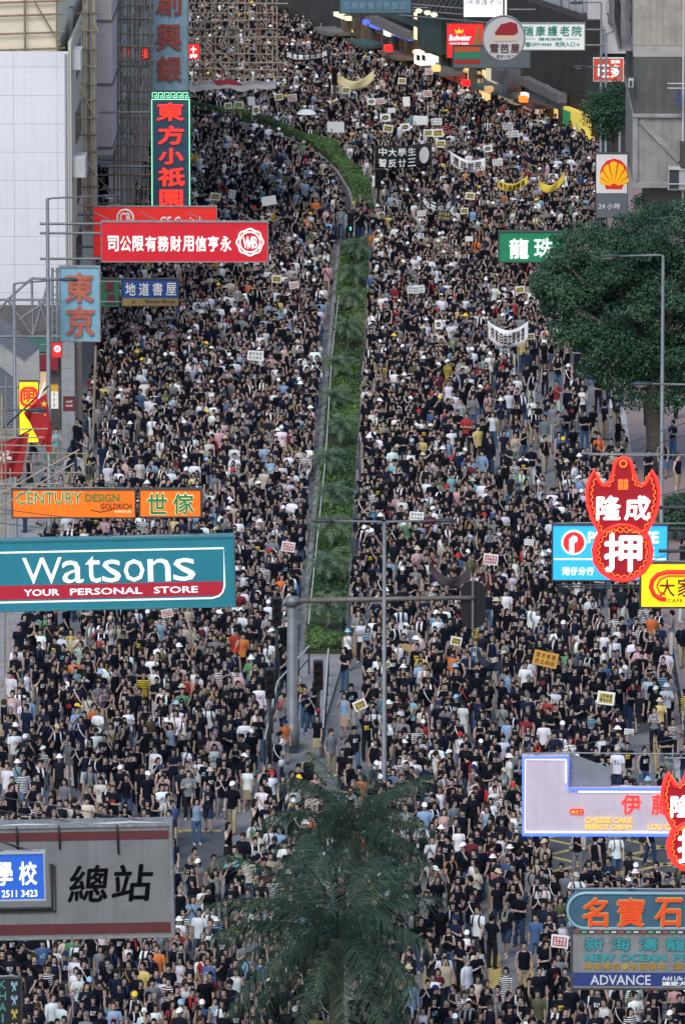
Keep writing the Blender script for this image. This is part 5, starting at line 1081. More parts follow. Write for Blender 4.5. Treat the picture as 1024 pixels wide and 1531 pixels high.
# shop terrace across the bend, built along its own facade line
A_, B_ = ground(905, 240), ground(470, 68); fd = Vector((A_.x - B_.x, A_.y - B_.y, 0)); FL = fd.length; fd.normalize(); fn = Vector((fd.y, -fd.x, 0)); 
if fn.y > 0: fn = -fn
st = thing('shop_terrace', 'dim terrace of lit shops where the street bends left', 'building', (B_.x, B_.y, 0)); st.rotation_euler.z = math.atan2(fd.y, fd.x)
def FU(x, y):
    d = RM @ Vector(((x - CX), -(y - CY), -FPX)); t_ = (Vector((B_.x, B_.y, 0)) - CAMP).dot(fn) / d.dot(fn); p = CAMP + d * t_; return (p - Vector((B_.x, B_.y, 0))).dot(fd), p.z
def fbox(nm, x0, y0, x1, y1, m, out=.1, back=.0, parent=None):
    u0, u1 = FU(x0, y1)[0], FU(x1, y1)[0]; xm = (x0 + x1) / 2; return boxo(nm, u0, u1, -out, -back + .02, FU(xm, y1)[1], FU(xm, y0)[1], m, parent or st)
uR = FU(874, 120)[0]; boxo('wall', uR, FL + .5, .02, 1.0, 0, 4.9, mat('terrace_end', (.05, .045, .04), .8), st); boxo('wall', -25, uR, .02, 1.0, 0, 7.5, mat('terrace_dark', (.035, .031, .027), .8, noise=.35, nscale=.8), st); boxo('upper_wall', -25, FL * .62, .6, 1.6, 7.5, 16, mat('terrace_upper', (.05, .055, .052), .85, noise=.3, nscale=.6), st); boxo('upper_wall', FL * .62, uR - .1, 2.4, 3.4, 7.5, 10, mat('terrace_backdrop_shadow', (.03, .035, .03), .9), st)  # set-back upper wall is a dark sheet for the shadow and trees behind
BRN = mat('brown_shop', (.10, .065, .035), .6, 0, .025, emitcol=(1, .6, .25), noise=.45, nscale=1.5); WARM = lit('warm_shop', (1, .62, .22), .55); WARM2 = lit('warm_shop_dim', (.9, .55, .25), .22)
for a in ((512, 30, 545, 84), (548, 34, 602, 95), (606, 58, 632, 110)): fbox('shop_panel', *a, BRN, .12)
fbox('shop_door', 551, 48, 571, 90, mat('dark_red_door', (.10, .015, .012), .6), .18)
for a, m_ in (((700, 104, 718, 150), WARM2), ((722, 108, 742, 152), WARM), ((815, 150, 836, 205), WARM), ((842, 168, 850, 205), lit('bright_strip', (1, .9, .6), 1.2)), ((612, 70, 628, 96), WARM2), ((860, 200, 888, 205), WARM)): fbox('lit_shopfront', *a, m_, .08)
for a, m_ in (((510, 21, 530, 27), lit('pale_yellow_box', (1, .95, .55), .9)), ((553, 33, 576, 40), lit('blue_box', (.1, .15, .8), .6)), ((584, 41, 592, 53), WL2), ((594, 47, 600, 52), WL2), ((600, 50, 622, 57), lit('blue_box', (.1, .15, .8), .6)), ((630, 20, 642, 60), lit('cream_box', (1, .85, .45), .75)), ((650, 128 - 40, 650.5, 90), WL2)): fbox('lightbox', *a, m_, .5, .2)
o = fbox('lightbox', 633, 79, 662, 100, lit('white_box', (1, .97, .85), .9), .6, .3)
for xx in (637, 645): fbox('shoe_print', xx, 82, xx + 5, 90, M_BLACK, .62, .58, o)
for a, m_ in (((655, 92, 666, 109), mat('pale_panel', (.5, .5, .48), .6)), ((671, 105, 700, 120), mat('maroon_panel', (.12, .02, .02), .5, 0, .1, emitcol=(1, .2, .1))), ((795, 155, 812, 173), lit('white_dim_box', (.8, .8, .8), .3)), ((854, 165, 888, 200), lit('yellow_panel', (.85, .65, .12), .35)), ((756, 140, 782, 152), mat('tan_panel', (.4, .33, .22), .6, 0, .15, emitcol=(1, .8, .5))), ((789, 140, 803, 152), WL2)): o = fbox('fascia_panel', *a, m_, .5, .2)
fbox('logo_stripe', 798, 158, 808, 162, mat('stripe_orange', (.5, .12, .02), .5), .53, .49); fbox('logo_stripe', 798, 164, 808, 169, mat('stripe_red2', (.4, .02, .02), .5), .53, .49); fbox('green_panel', 854, 165, 865, 192, mat('panel_green', (.03, .2, .08), .5, 0, .1, emitcol=(.1, .8, .3)), .53, .49)
for a in ((755, 100, 772, 122), (774, 100, 789, 124)): w_ = fbox('lit_window', *a, lit('window_glow', (.75, .68, .42), .35), 1.2, .6); fbox('window_frame', a[0] - 1, a[1] - 1.5, a[2] + 1, a[1], M_DARK, 1.25, .6, w_)
fbox('window_sill_band', 750, 123, 792, 140, mat('band_grey', (.14, .14, .13), .7, noise=.2), 1.2, .6)
for x0_, y0_, x1_, y1_, h_ in ((640, 20, 676, 75, 0), (580, 20, 642, 30, 0)): fbox('fascia_board', x0_, y0_, x1_, y1_, mat('dark_green_board', (.035, .06, .052), .6, noise=.25), .7, .3)
# tiled sloping eaves with upright ribs
M_EAVE = mat('eave_tile', (.15, .14, .135), .8, noise=.25, nscale=3)
def eave(x0, y0, x1, y1, h_, n, out=2.2):
    for i in range(n):
        xa_, xb_ = x0 + (x1 - x0) * i / n, x0 + (x1 - x0) * (i + .75) / n; yy = y0 + (y1 - y0) * (i + .5) / n; fbox('eave_tile', xa_, yy, xb_, yy + h_, M_EAVE, out, out - .5)
eave(788, 98, 822, 112, 20, 8); eave(832, 112, 890, 140, 13, 14); eave(585, 22, 640, 47, 12, 10, 1.4)
xe, ze = FU(820, 117); MB().prism([(xe + .42 * math.cos(R(a)), ze + .75 * math.sin(R(a))) for a in range(0, 360, 20)], -2.6, -1.8).obj('round_gable', M_EAVE, st)
for a in ((835, 122, 862, 150), (866, 140, 880, 160)): fbox('hanging_board', *a, mat('grey_board', (.16, .18, .19), .6, noise=.2), 1.8, 1.6)
for k in range(10): rod('roof_strut', (FU(640 + k * 8, 10)[0], -.9, FU(640 + k * 8, 16)[1]), (FU(652 + k * 8, 0)[0], -.9, FU(652 + k * 8, -2)[1]), .06, M_STEEL, st)
for k in range(3): rod('roof_strut', (FU(620, 6)[0], -.95, FU(620, 4 + k * 9)[1]), (FU(760, 6)[0], -.95, FU(760, 16 + k * 9)[1]), .06, M_STEEL, st)
for k, xx in enumerate((664, 677, 687)): MB().ell((FU(xx, 14)[0], -1.6, FU(xx, 15 + k * 3)[1]), (.28, .2, .14), 10, 6).obj('floodlight', lit('floodlight', (1, .85, .5), 1.2), st, True)
fbox('white_parapet', 800, -30, 878, 24, mat('parapet_grey', (.20, .20, .19), .8, noise=.2), -1.5, -2.2)
for k in range(7): fbox('parapet_window', 806 + k * 10, 2, 812 + k * 10, 20, mat('parapet_pane', (.45, .47, .46), .4), -1.4, -1.6)

# clutter on the terrace: pillars, awnings, small lit panes, hanging signs
for k, xx in enumerate((524, 539, 560, 582, 596, 618, 646, 668, 690, 712, 745, 778, 806, 826, 846)):
    yb_ = 72 + (xx - 490) * .36; fbox('pillar', xx, yb_ - 62, xx + 3.2, yb_ + 24, mat('pillar_brown', (.09, .075, .06), .7, noise=.3), .5, .1)
rr_ = random.Random(3)
for k in range(46):
    xx = rr_.uniform(512, 846); yb_ = 74 + (xx - 490) * .355; y_ = yb_ - rr_.uniform(8, 46); w_ = rr_.uniform(3, 9); h_ = rr_.uniform(2.5, 8)
    fbox('shop_pane', xx, y_, xx + w_, y_ + h_, rr_.choice((WARM2, WARM2, M_GLASS, M_GLASS, mat('pane_grey', (.22, .23, .22), .4), mat('pane_red', (.28, .03, .03), .5), mat('pane_tan', (.34, .27, .18), .5), WARM)), .16 + .01 * (k % 7))
for k, (xx, ww) in enumerate(((505, 24), (556, 26), (604, 28), (668, 30), (742, 34), (806, 30))):
    yb_ = 74 + (xx + ww / 2 - 490) * .355 - 40; fbox('awning', xx, yb_, xx + ww, yb_ + 5, mat('awning_%d' % (k % 3), ((.13, .13, .12), (.05, .09, .08), (.16, .10, .07))[k % 3], .8, noise=.3), 1.6, .2)
for k, (xx, yy) in enumerate(((618, 66), (690, 96), (735, 118), (770, 128), (822, 142))): fbox('hanging_lantern', xx, yy, xx + 4, yy + 9, (RL2, WARM, RL2, WARM2, NORG)[k], 1.9, 1.5)
# ------------------------------------------------------------------ trees and palms
def limb(mb, a, b, r0, r1, wob=.12):
    a, b = Vector(a), Vector(b); pts = [a.lerp(b, t) + (Vector((random.gauss(0, wob), random.gauss(0, wob), 0)) if 0 < t < 1 else Vector()) for t in (0, .25, .5, .75, 1)]
    mb.tube(pts, [r0 + (r1 - r0) * t for t in (0, .25, .5, .75, 1)], 8); return pts
def broad_tree(name, label, bx, by, s, outline, nclump, per, trunk_r, depth, leaf=.14, inset=8):
    cxo, cyo = sum(p[0] for p in outline) / len(outline), sum(p[1] for p in outline) / len(outline); outline = [(x - (x - cxo) / math.hypot(x - cxo, y - cyo) * inset, y - (y - cyo) / math.hypot(x - cxo, y - cyo) * inset) for x, y in outline]
    base = P(bx, by, s); t = thing(name, label, 'tree' if 'tree' in name else 'bush', base); xs = [p[0] for p in outline]; ys = [p[1] for p in outline]; cs = []
    while len(cs) < nclump:
        x, y = random.uniform(min(xs), max(xs)), random.uniform(min(ys), max(ys))
        if not inpoly(x, y, outline): continue
        p = P(x, y, s) - base; cx, cy = (min(xs) + max(xs)) / 2, (min(ys) + max(ys)) / 2; e = max(.15, 1 - ((x - cx) / (max(xs) - cx)) ** 2 * .8 - ((y - cy) / (max(ys) - cy)) ** 2 * .6); p.y += random.uniform(-1, 1) * depth * e ** .5
        cs.append((p, random.uniform(.35, .85)))
    for k in range(nclump // 7):      # loose outer sprays
        i_ = random.randrange(len(outline)); a_, b_ = outline[i_], outline[(i_ + 1) % len(outline)]; f_ = random.random(); x, y = a_[0] + (b_[0] - a_[0]) * f_ + random.uniform(-6, 6), a_[1] + (b_[1] - a_[1]) * f_ + random.uniform(-6, 6); p = P(x, y, s) - base; p.y += random.uniform(-1, 1); cs.append((p, random.uniform(.25, .45)))
    mb = MB(); top = Vector((0, 0, (sum(c[0].z for c in cs) / nclump) * .75)); limb(mb, (0, 0, -.3), top, trunk_r, trunk_r * .7, .05); mb.obj('trunk', M_BARK, t, True)
    mb = MB()
    for k in range(9):
        c = random.choice(cs)[0]; limb(mb, top * random.uniform(.55, .95), c, trunk_r * .45, .03, .15)
    mb.obj('limbs', M_BARK, t, True)
    C_, N_, T_ = [], [], []
    for p, r in cs:
        n = int(per * (r / .7) ** 2); d = rng.normal(size=(n, 3)); d[:, 2] += .25; d /= np.linalg.norm(d, axis=1, keepdims=True); rad = r * (rng.random((n, 1)) ** .35); sq = np.array([1.15, 1.15, .72])
        C_.append(np.array(p) + d * rad * sq); N_.append(d * .7 + rng.normal(size=(n, 3)) * .45 + np.array([0, -.1, .45])); T_.append(np.clip(rng.normal(.4 + rng.normal() * .30, .2, n), 0, 1))
    ob('crown', leaf_mesh('crown', np.vstack(C_), np.vstack(N_), leaf, M_TREE, .55, np.concatenate(T_)), t); return t
OUT1 = [(815, 470), (800, 440), (806, 405), (820, 375), (832, 362), (842, 346), (868, 334), (900, 338), (925, 332), (948, 322), (980, 306), (1020, 303), (1060, 310), (1085, 360), (1090, 470), (1070, 560), (1030, 600), (985, 612), (955, 600), (920, 596), (905, 575), (880, 560), (862, 548), (858, 515), (835, 505)]
broad_tree('street_tree', 'large dark green street tree on the right pavement below the petrol sign', 978, 705, 35.2, OUT1, 300, 400, .42, 3.2, .15)
broad_tree('street_tree', 'smaller green tree left of the concrete building above the petrol sign', 918, 275, 29, [(866, 165), (880, 140), (900, 122), (925, 118), (938, 135), (940, 170), (932, 200), (925, 225), (905, 225), (895, 195), (875, 190)], 50, 300, .16, 1.5, .13, 12)
broad_tree('bush', 'leafy bush in front of the concrete building beside the big tree', 1005, 330, 30, [(940, 310), (955, 295), (985, 285), (1010, 285), (1024, 300), (1024, 330), (940, 330)], 22, 260, .1, 1.0, .13, 8)
broad_tree('bush', 'dark bush on the right pavement beside the right lamp post', 1008, 800, 37, [(990, 745), (1010, 738), (1040, 740), (1040, 790), (990, 795)], 22, 260, .08, .8, .13, 8)
def frond_mesh(L, rise, droop, nl, ll, lw, m, hang=.5):
    """one arching feather leaf along +x"""
    pts = []; n = 14
    for i in range(n + 1):
        t = i / n; pts.append(Vector((L * t * (1 - .12 * t * t), 0, rise * t * 2 - (rise * 1.1 + droop) * t * t)))
    V = []; T = []
    for k in range(nl):
        t = .10 + .90 * (k / nl) ** .95; i = min(int(t * n), n - 1); p = pts[i].lerp(pts[i + 1], t * n - i); d = (pts[i + 1] - pts[i]).normalized()
        for s in (1, -1):
            l = ll * (math.sin(math.pi * min(1, .18 + t * .80)) ** .6) * random.uniform(.8, 1.15); a = Vector((random.uniform(.35, .75), s * random.uniform(.45, 1.0), random.uniform(-.7, .6))).normalized(); tip = p + (d * a.x + Vector((0, 1, 0)) * a.y + Vector((0, 0, 1)) * a.z) * l + Vector((0, 0, -hang * l * random.uniform(.5, 1.2)))
            mid = p.lerp(tip, .5) + Vector((0, 0, .12 * l)); wv = d * lw
            V += [p - wv * .5, p + wv * .5, mid + wv * .5, mid - wv * .5, mid - wv * .5, mid + wv * .5, tip + wv * .06, tip - wv * .06]; T += [random.random()] * 8
    # rachis as thin quads
    for a, b in zip(pts, pts[1:]):
        for o1, o2 in ((Vector((0, .02, 0)), Vector((0, -.02, 0))), (Vector((0, 0, .02)), Vector((0, 0, -.02)))): V += [a + o1, b + o1 * .7, b + o2 * .7, a + o2]; T += [.35] * 4
    return quads('frond', np.array([v[:] for v in V]), m, np.array(T))
def palm(label, base, h, fr, nf, tr, group, lean=0.0, elev=(-.35, 1.25), scale=(.8, 1.1)):
    t = thing('palm_tree', label, 'palm', base, 0, group); mb = MB(); rings = []; n = 14
    for i in range(n + 1):
        z = h * i / n; rings.append((lean * (i / n) ** 2, 0, z, tr * (1.15 - .25 * i / n) * (1.05 if i % 2 else .95), tr * (1.15 - .25 * i / n) * (1.05 if i % 2 else .95)))
    mb.loft(rings, 10); mb.obj('trunk', mat('palm_bark', (.13, .105, .08), .9, noise=.35, nscale=6, bump=.5), t, True)
    for k in range(nf):
        o = ob('frond', random.choice(fr), t, (lean, 0, h)); e = elev[0] + (elev[1] - elev[0]) * ((k + .5) / nf) ** 1.1; o.rotation_euler = (random.uniform(-.25, .25), -e + .35, k * 2.39996 + random.uniform(-.2, .2)); sc = random.uniform(*scale); o.scale = (sc, sc, sc)
    return t
BIGF = [frond_mesh(random.uniform(3.3, 4.3), random.uniform(.5, 1.0), random.uniform(.5, 1.4), 95, .72, .020, M_PALM, random.uniform(.5, 1.0)) for _ in range(8)]
mi_ = tag(MB().slab([(-3.1, ground(0, 1700).y), (-2.3, ground(0, 1700).y), (-2.3, ground(0, 1400).y), (-3.1, ground(0, 1400).y)], -.2, .15).obj('median_island', M_CONC), kind='structure')
gA, gB = P(532, 1463, 49), P(503, 1628, 52); gA.z = gB.z = .1
palm('feathery palm whose crown stands behind and above the front palm', gA, 4.5, BIGF, 36, .17, 'big palms on the near median', 0, (-.5, 1.25), (.75, 1.02))
palm('nearest feathery palm with thick trunk at the bottom centre', gB, 4.3, BIGF, 42, .21, 'big palms on the near median', 0, (-.5, 1.25), (.85, 1.2))
SMF = [frond_mesh(random.uniform(1.15, 1.45), random.uniform(.25, .45), random.uniform(.5, .9), 34, .34, .032, M_PALM2, random.uniform(.3, .6)) for _ in range(4)]
nthw = ['nearest', 'second', 'third', 'fourth', 'fifth', 'sixth', 'seventh', 'eighth', 'ninth', 'tenth', 'eleventh', 'farthest']
for i, yy in enumerate((952, 890, 832, 780, 730, 676, 628, 580, 530, 484, 440, 402)):
    g0 = ground(0, yy); palm(f'small palm on the central median, {nthw[i]}' + (' of the row' if i in (0, 11) else ' from the camera'), (-4.1 + random.uniform(-.3, .3), g0.y, .2), random.uniform(.8, 1.15), SMF, 17, .06, 'small palms along the median', 0, (-.1, 1.3), (.6, .85))
# ------------------------------------------------------------------ railings, lamps, signals
def railing(label, pts, h=1.05, z0=.14, n=None, rails=(1.0, .55), r=.028, m=M_RAIL, name='railing', pm=M_DARK, gap=1.8):
    t = thing(name, label, 'railing', pts[0])
    P3 = [Vector(p) for p in pts]; o0 = P3[0].copy()
    for a, b in zip(P3, P3[1:]):
        k = max(1, int((b - a).length / gap))
        for j in range(k + (1 if b is P3[-1] else 0)): p = a.lerp(b, j / k) - o0; rod('post', p, p + Vector((0, 0, h)), r * 1.1, pm, t)
        for f in rails: rod('rail', a - o0 + Vector((0, 0, h * f)), b - o0 + Vector((0, 0, h * f)), r, m if f == rails[0] else pm, t)
    return t
def G3(x, y, z=.15): p = ground(x, y, z); return (p.x, p.y, z)
railing('pale topped railing on the left side of the refuge island', [G3(462, 1008), G3(415, 1062), G3(396, 1150)]); railing('pale topped railing on the right side of the refuge island', [G3(491, 1012), G3(483, 1132)])
railing('thin white rail running along the planted central median', [(-4.6, ym0 + 1, .2), (-4.5, ym0 + (ym1 - ym0) * .35, .2), (-4.62, ym0 + (ym1 - ym0) * .6, .2), (-4.55, ym1 - 25, .2)], .95, rails=(1.0,), r=.016, m=M_WHITE, gap=9.0)
railing('dark railing between the right pavement and the road', [(XR + .5, ground(0, 1130).y, .12), (XR + .5, ground(0, 1010).y, .12)], rails=(1.0, .55, .2), m=M_STEEL); railing('grey railing along the right kerb below the cafe sign', [(XR + 2.0, ground(0, 1120).y, .12), (XR + 2.0, ground(0, 980).y, .12)], m=M_STEEL)
def lamp(label, bx, s, ytop, arms, by=None, z0=.12, r=.075):
    yb = s / KS + YHOR; base = P(bx, yb, s); base.z = z0; t = thing('street_lamp', label, 'street lamp', base); top = P(bx, ytop, s); top.y = base.y; h = PY(bx, ytop, base.y).z - z0
    MB().tube([(0, 0, 0), (0, 0, 1.2), (0, 0, 1.25), (0, 0, h)], [r * 1.7, r * 1.6, r * 1.15, r * .75], 10).obj('pole', M_STEEL, t, True)
    for xe, dy in arms:
        dx = (xe - bx) / s; sg = 1 if dx > 0 else -1; dz = -dy / s; hl = .75
        MB().tube([(0, 0, h - .03), (sg * .15, 0, h + .02), (dx - sg * hl, 0, h + dz)], [.045, .04, .032], 8).obj('arm', M_STEEL, t, True)
        hd = MB(); hd.tube([(dx - sg * hl, 0, h + dz), (dx - sg * hl * .75, 0, h + dz), (dx - sg * hl * .25, 0, h + dz), (dx, 0, h + dz - .02)], [.06, .13, .14, .05], 10, flat=.55); o = hd.obj('lamp_head', M_DARK, t, True)
        MB().ell((dx - sg * hl * .45, 0, h + dz - .06), (.26, .10, .06), 10, 6).obj('lens', mat('lamp_lens', (.35, .36, .34), .2), o, True)
    return t
lamp('tall grey double-armed lamp post between the palm and the traffic gantry', 574, 44.5, 781, ((466, -2), (682, -3)), z0=.0)
t = lamp('grey lamp post on the right pavement in front of the big tree', 987, 38.5, 382, ((893, 1),)); rod('bracket_or_shadow_bar', (0, 0, PY(987, 683, t.location.y).z), ((868 - 987) / 38.5, 0, PY(987, 683, t.location.y).z), .04, M_STEEL, t)
lamp('lamp post at the right edge whose arm crosses below the big tree', 1038, 42.5, 576, ((939, -2),)); lamp('tall lamp post at left with its arm before the white tiled building', 75, 37.6, 297, ((182, -4),), r=.09); lamp('lamp post at left whose arm crosses the pale blue sign', 25, 38.2, 424, ((121, -6),)); lamp('lamp at the left edge whose head is in front of the flag', -6, 42, 613, ((74, 0),))
lamp('far slim lamp post left of the white building at top right', 897, 27, 4, ((850, 0),)); lamp('far slim lamp post with arm reaching left over the red and white sign', 925, 28, 101, ((853, -1),)); lamp('far slim lamp post before the concrete building', 904, 28.5, 50, ((938, -4),))
# gantry with the back of a traffic sign
sg = 42.7; base = ground(437, 1119, .15); gt = thing('traffic_gantry', 'thick grey gantry post with a long arm carrying a dark sign back', 'gantry', base); hz_ = PY(437, 892, base.y).z - .15
MB().tube([(0, 0, 0), (0, 0, .9), (0, 0, .92), (0, 0, hz_)], [.25, .25, .19, .17], 14).obj('post', M_STEEL, gt, True); MB().tube([(-.05, 0, hz_ - .15), (6.35, 0, hz_ - .02)], [.10, .075], 10).obj('arm', mat('rusty_steel', (.16, .14, .12), .6, .2, noise=.35, nscale=4), gt, True); MB().loft([(0, 0, hz_ - .3, .24, .24), (0, 0, hz_ - .02, .24, .24)], 12).obj('collar', M_STEEL, gt, True)
sx = (706 - 437) / sg; MB().prism(rrect(sx - .44, hz_ - 1.12, sx + .44, hz_ + .55, .38), .10, .16).obj('sign_back', M_BLACK, gt); MB().bbox(sx - .06, sx + .02, .0, .1, hz_ - 1.15, hz_ + .65, .01).obj('sign_bracket', M_STEEL, gt)
def signal(label, bx, by, htop, arrow=None, z=.15, band=False, heads=((0, 0),)):
    b = ground(bx, by, z); t = thing('traffic_light', label, 'traffic light', b); MB().tube([(0, 0, 0), (0, 0, htop)], [.06, .055], 10).obj('pole', M_DARK, t, True)
    hd = MB().bbox(-.17, .17, -.2, .06, htop - 1.05, htop, .03).obj('signal_head', M_BLACK, t)
    for k in range(3):
        MB().tube([(0, -.20, htop - .19 - k * .33), (0, -.36, htop - .17 - k * .33)], [.125, .125], 12, cap=(False, False)).obj('visor', M_BLACK, hd, True)
        MB().prism([(x_ * .1, htop - .19 - k * .33 + z_ * .1) for x_, z_ in ((0, 1), (.7, .2), (.25, .3), (.25, -.9), (-.25, -.9), (-.25, .3), (-.7, .2))] if (arrow and k == 2) else disc(0, htop - .19 - k * .33, .10, 14), -.215, -.2).obj('lens', lit('green_signal', (.1, 1, .65), 1.6) if (arrow and k == 2) else mat('lens_dark', (.03, .02, .02), .2), hd)
    if band: MB().loft([(0, 0, htop - 1.9, .075, .075), (0, 0, htop - 1.72, .075, .075)], 10).obj('red_band', mat('band_red', (.35, .01, .015), .5), t, True)
    return t
signal('black traffic light with a red band on the refuge island', 476, 1108, 2.9, band=True); signal('black traffic light left of the grey gantry post', 404, 1152, 3.6); signal('far traffic light with glowing green arrow at the end of the hedge', 524, 392, 2.6, True); signal('far traffic light with green arrow under the pink building', 179, 306, 2.3, True, .12)
signal('dark traffic light pole near the white umbrella', 500, 186, 3.4, None, 0.0); signal('dark traffic light pole beside the curved hedge', 565, 330, 2.8, None, 0.0); signal('black traffic light pole at the left of the near crossing', 414, 1030, 3.4)
# flags
def cloth(name, outline, s, m, parent, amp=.12, freq=.16, n=14):
    """flag: grid between its left and right edges with folds"""
    (ax, ay), (bx, by), (cx, cy), (dx, dy) = outline; v = []
    for i in range(n + 1):
        for j in range(n + 1):
            u, w_ = i / n, j / n; x = (ax + (bx - ax) * u) * (1 - w_) + (dx + (cx - dx) * u) * w_; y = (ay + (by - ay) * u) * (1 - w_) + (dy + (cy - dy) * u) * w_
            p = P(x, y, s) - parent.location; p.y += amp * math.sin(x * freq + y * .05) + amp * .5 * math.sin(y * .11 + x * .3); v.append(p)
    f = [(i * (n + 1) + j, (i + 1) * (n + 1) + j, (i + 1) * (n + 1) + j + 1, i * (n + 1) + j + 1) for i in range(n) for j in range(n)]
    o = MB().add(v, f).obj(name, m, parent, True); md = o.modifiers.new('thick', 'SOLIDIFY'); md.thickness = .012; return o
M_FLAG = mat('flag_red', (.33, .012, .016), .8)
f1 = thing('flag', 'red flag with yellow stars hanging from a slanted pole at left', 'flag', P(38, 680, 41)); cloth('cloth', ((36, 616), (70, 588), (78, 640), (64, 668)), 41, M_FLAG, f1); cloth('cloth_fold', ((64, 640), (78, 636), (77, 682), (70, 676)), 41.05, M_FLAG, f1, .06)
rod('pole', P(6, 640, 41.1) - f1.location, P(73, 577, 41.1) - f1.location, .035, M_BLACK, f1); rod('white_edge', P(58, 596, 41.2) - f1.location, P(68, 572, 41.2) - f1.location, .09, WHT, f1, 6, .3)
def star(cx, cy, r): return [(cx + (r if k % 2 == 0 else r * .4) * math.cos(R(-90 + 36 * k)), cy + (r if k % 2 == 0 else r * .4) * math.sin(R(-90 + 36 * k))) for k in range(10)]
for cx, cy, r in ((66.5, 604, 5.5), (68, 620, 2.2)):
    v = [P(x, y, 41.9) - f1.location for x, y in star(cx, cy, r)]; MB().add(v + [p + Vector((0, .02, 0)) for p in v], [tuple(range(10)), tuple(range(19, 9, -1))]).obj('star', mat('star_yellow', (.7, .45, .04), .7), f1)
f2 = thing('flag', 'red flag with white flower at the left edge', 'flag', P(10, 716, 42)); cloth('cloth', ((-22, 668), (44, 648), (33, 712), (-22, 720)), 42, M_FLAG, f2); rod('pole', P(-40, 690, 42.2) - f2.location, P(48, 642, 42.2) - f2.location, .03, M_BLACK, f2)
for k in range(5):
    a = R(72 * k - 60); v = [P(8 + 11 * (t_ * math.cos(a) - w_ * math.sin(a)), 683 + 11 * (t_ * math.sin(a) + w_ * math.cos(a)), 42.9) - f2.location for t_, w_ in ((.1, 0), (.4, .26), (.8, .28), (1, .05), (.85, -.18), (.45, -.14))]; MB().add(v + [p + Vector((0, .02, 0)) for p in v], [tuple(range(6)), tuple(range(11, 5, -1))]).obj('petal', WHT, f2)
# ------------------------------------------------------------------ placards, banners, umbrella
PW = mat('placard_white', (.80, .80, .77), .7); PYL = mat('placard_yellow', (.55, .47, .13), .7); PR = mat('placard_red', (.42, .02, .035), .7); PB = mat('placard_dark', (.03, .03, .035), .7); PO = mat('placard_orange', (.62, .33, .05), .7); PT = mat('placard_tan', (.34, .22, .11), .7)
def pzone(x, y):
    if y > 700:
        return {(621, 772): 'above the gantry arm', (789, 811): 'left of the blue homeware sign', (731, 836): 'above the gantry sign', (810, 985): 'right of the gantry', (902, 1044): 'below the cafe sign', (937, 1094): 'above the cake shop sign', (834, 1407): 'left of the pet shop sign', (676, 958): 'left below the gantry sign', (586, 992): 'right of the lamp post', (254, 916): 'below the teal drugstore sign', (548, 1052): 'left of the central lamp post', (427, 817): 'right of the teal drugstore sign', (604, 968): 'below the gantry arm'}.get((x, y), 'near the gantry')
    if y > 370: return 'left of the median hedge' if x < 500 else ('left of the big tree' if x > 720 else 'right of the median hedge')
    if x < 500: return 'left of the curved hedge' if y > 220 else 'above the curved hedge'
    if y < 215: return 'left of the big black banner' if x < 560 else ('above the big black banner' if x < 660 else 'near the terrace shops')
    return 'right of the big black banner'
DW = {'yellow': 'white placard with yellow text block', 'red': 'white placard with red text block', 'circle': 'pale placard with dark oval', 'text': 'white placard with dark text', 'blank': 'plain white placard', 'dark': 'dark placard with yellow text', 'orange': 'orange placard with dark text', 'tan': 'plain brown card placard'}
from collections import defaultdict
cnt = defaultdict(list)
for p in PLAC: cnt[(p[3], pzone(p[0], p[1]))].append(p)
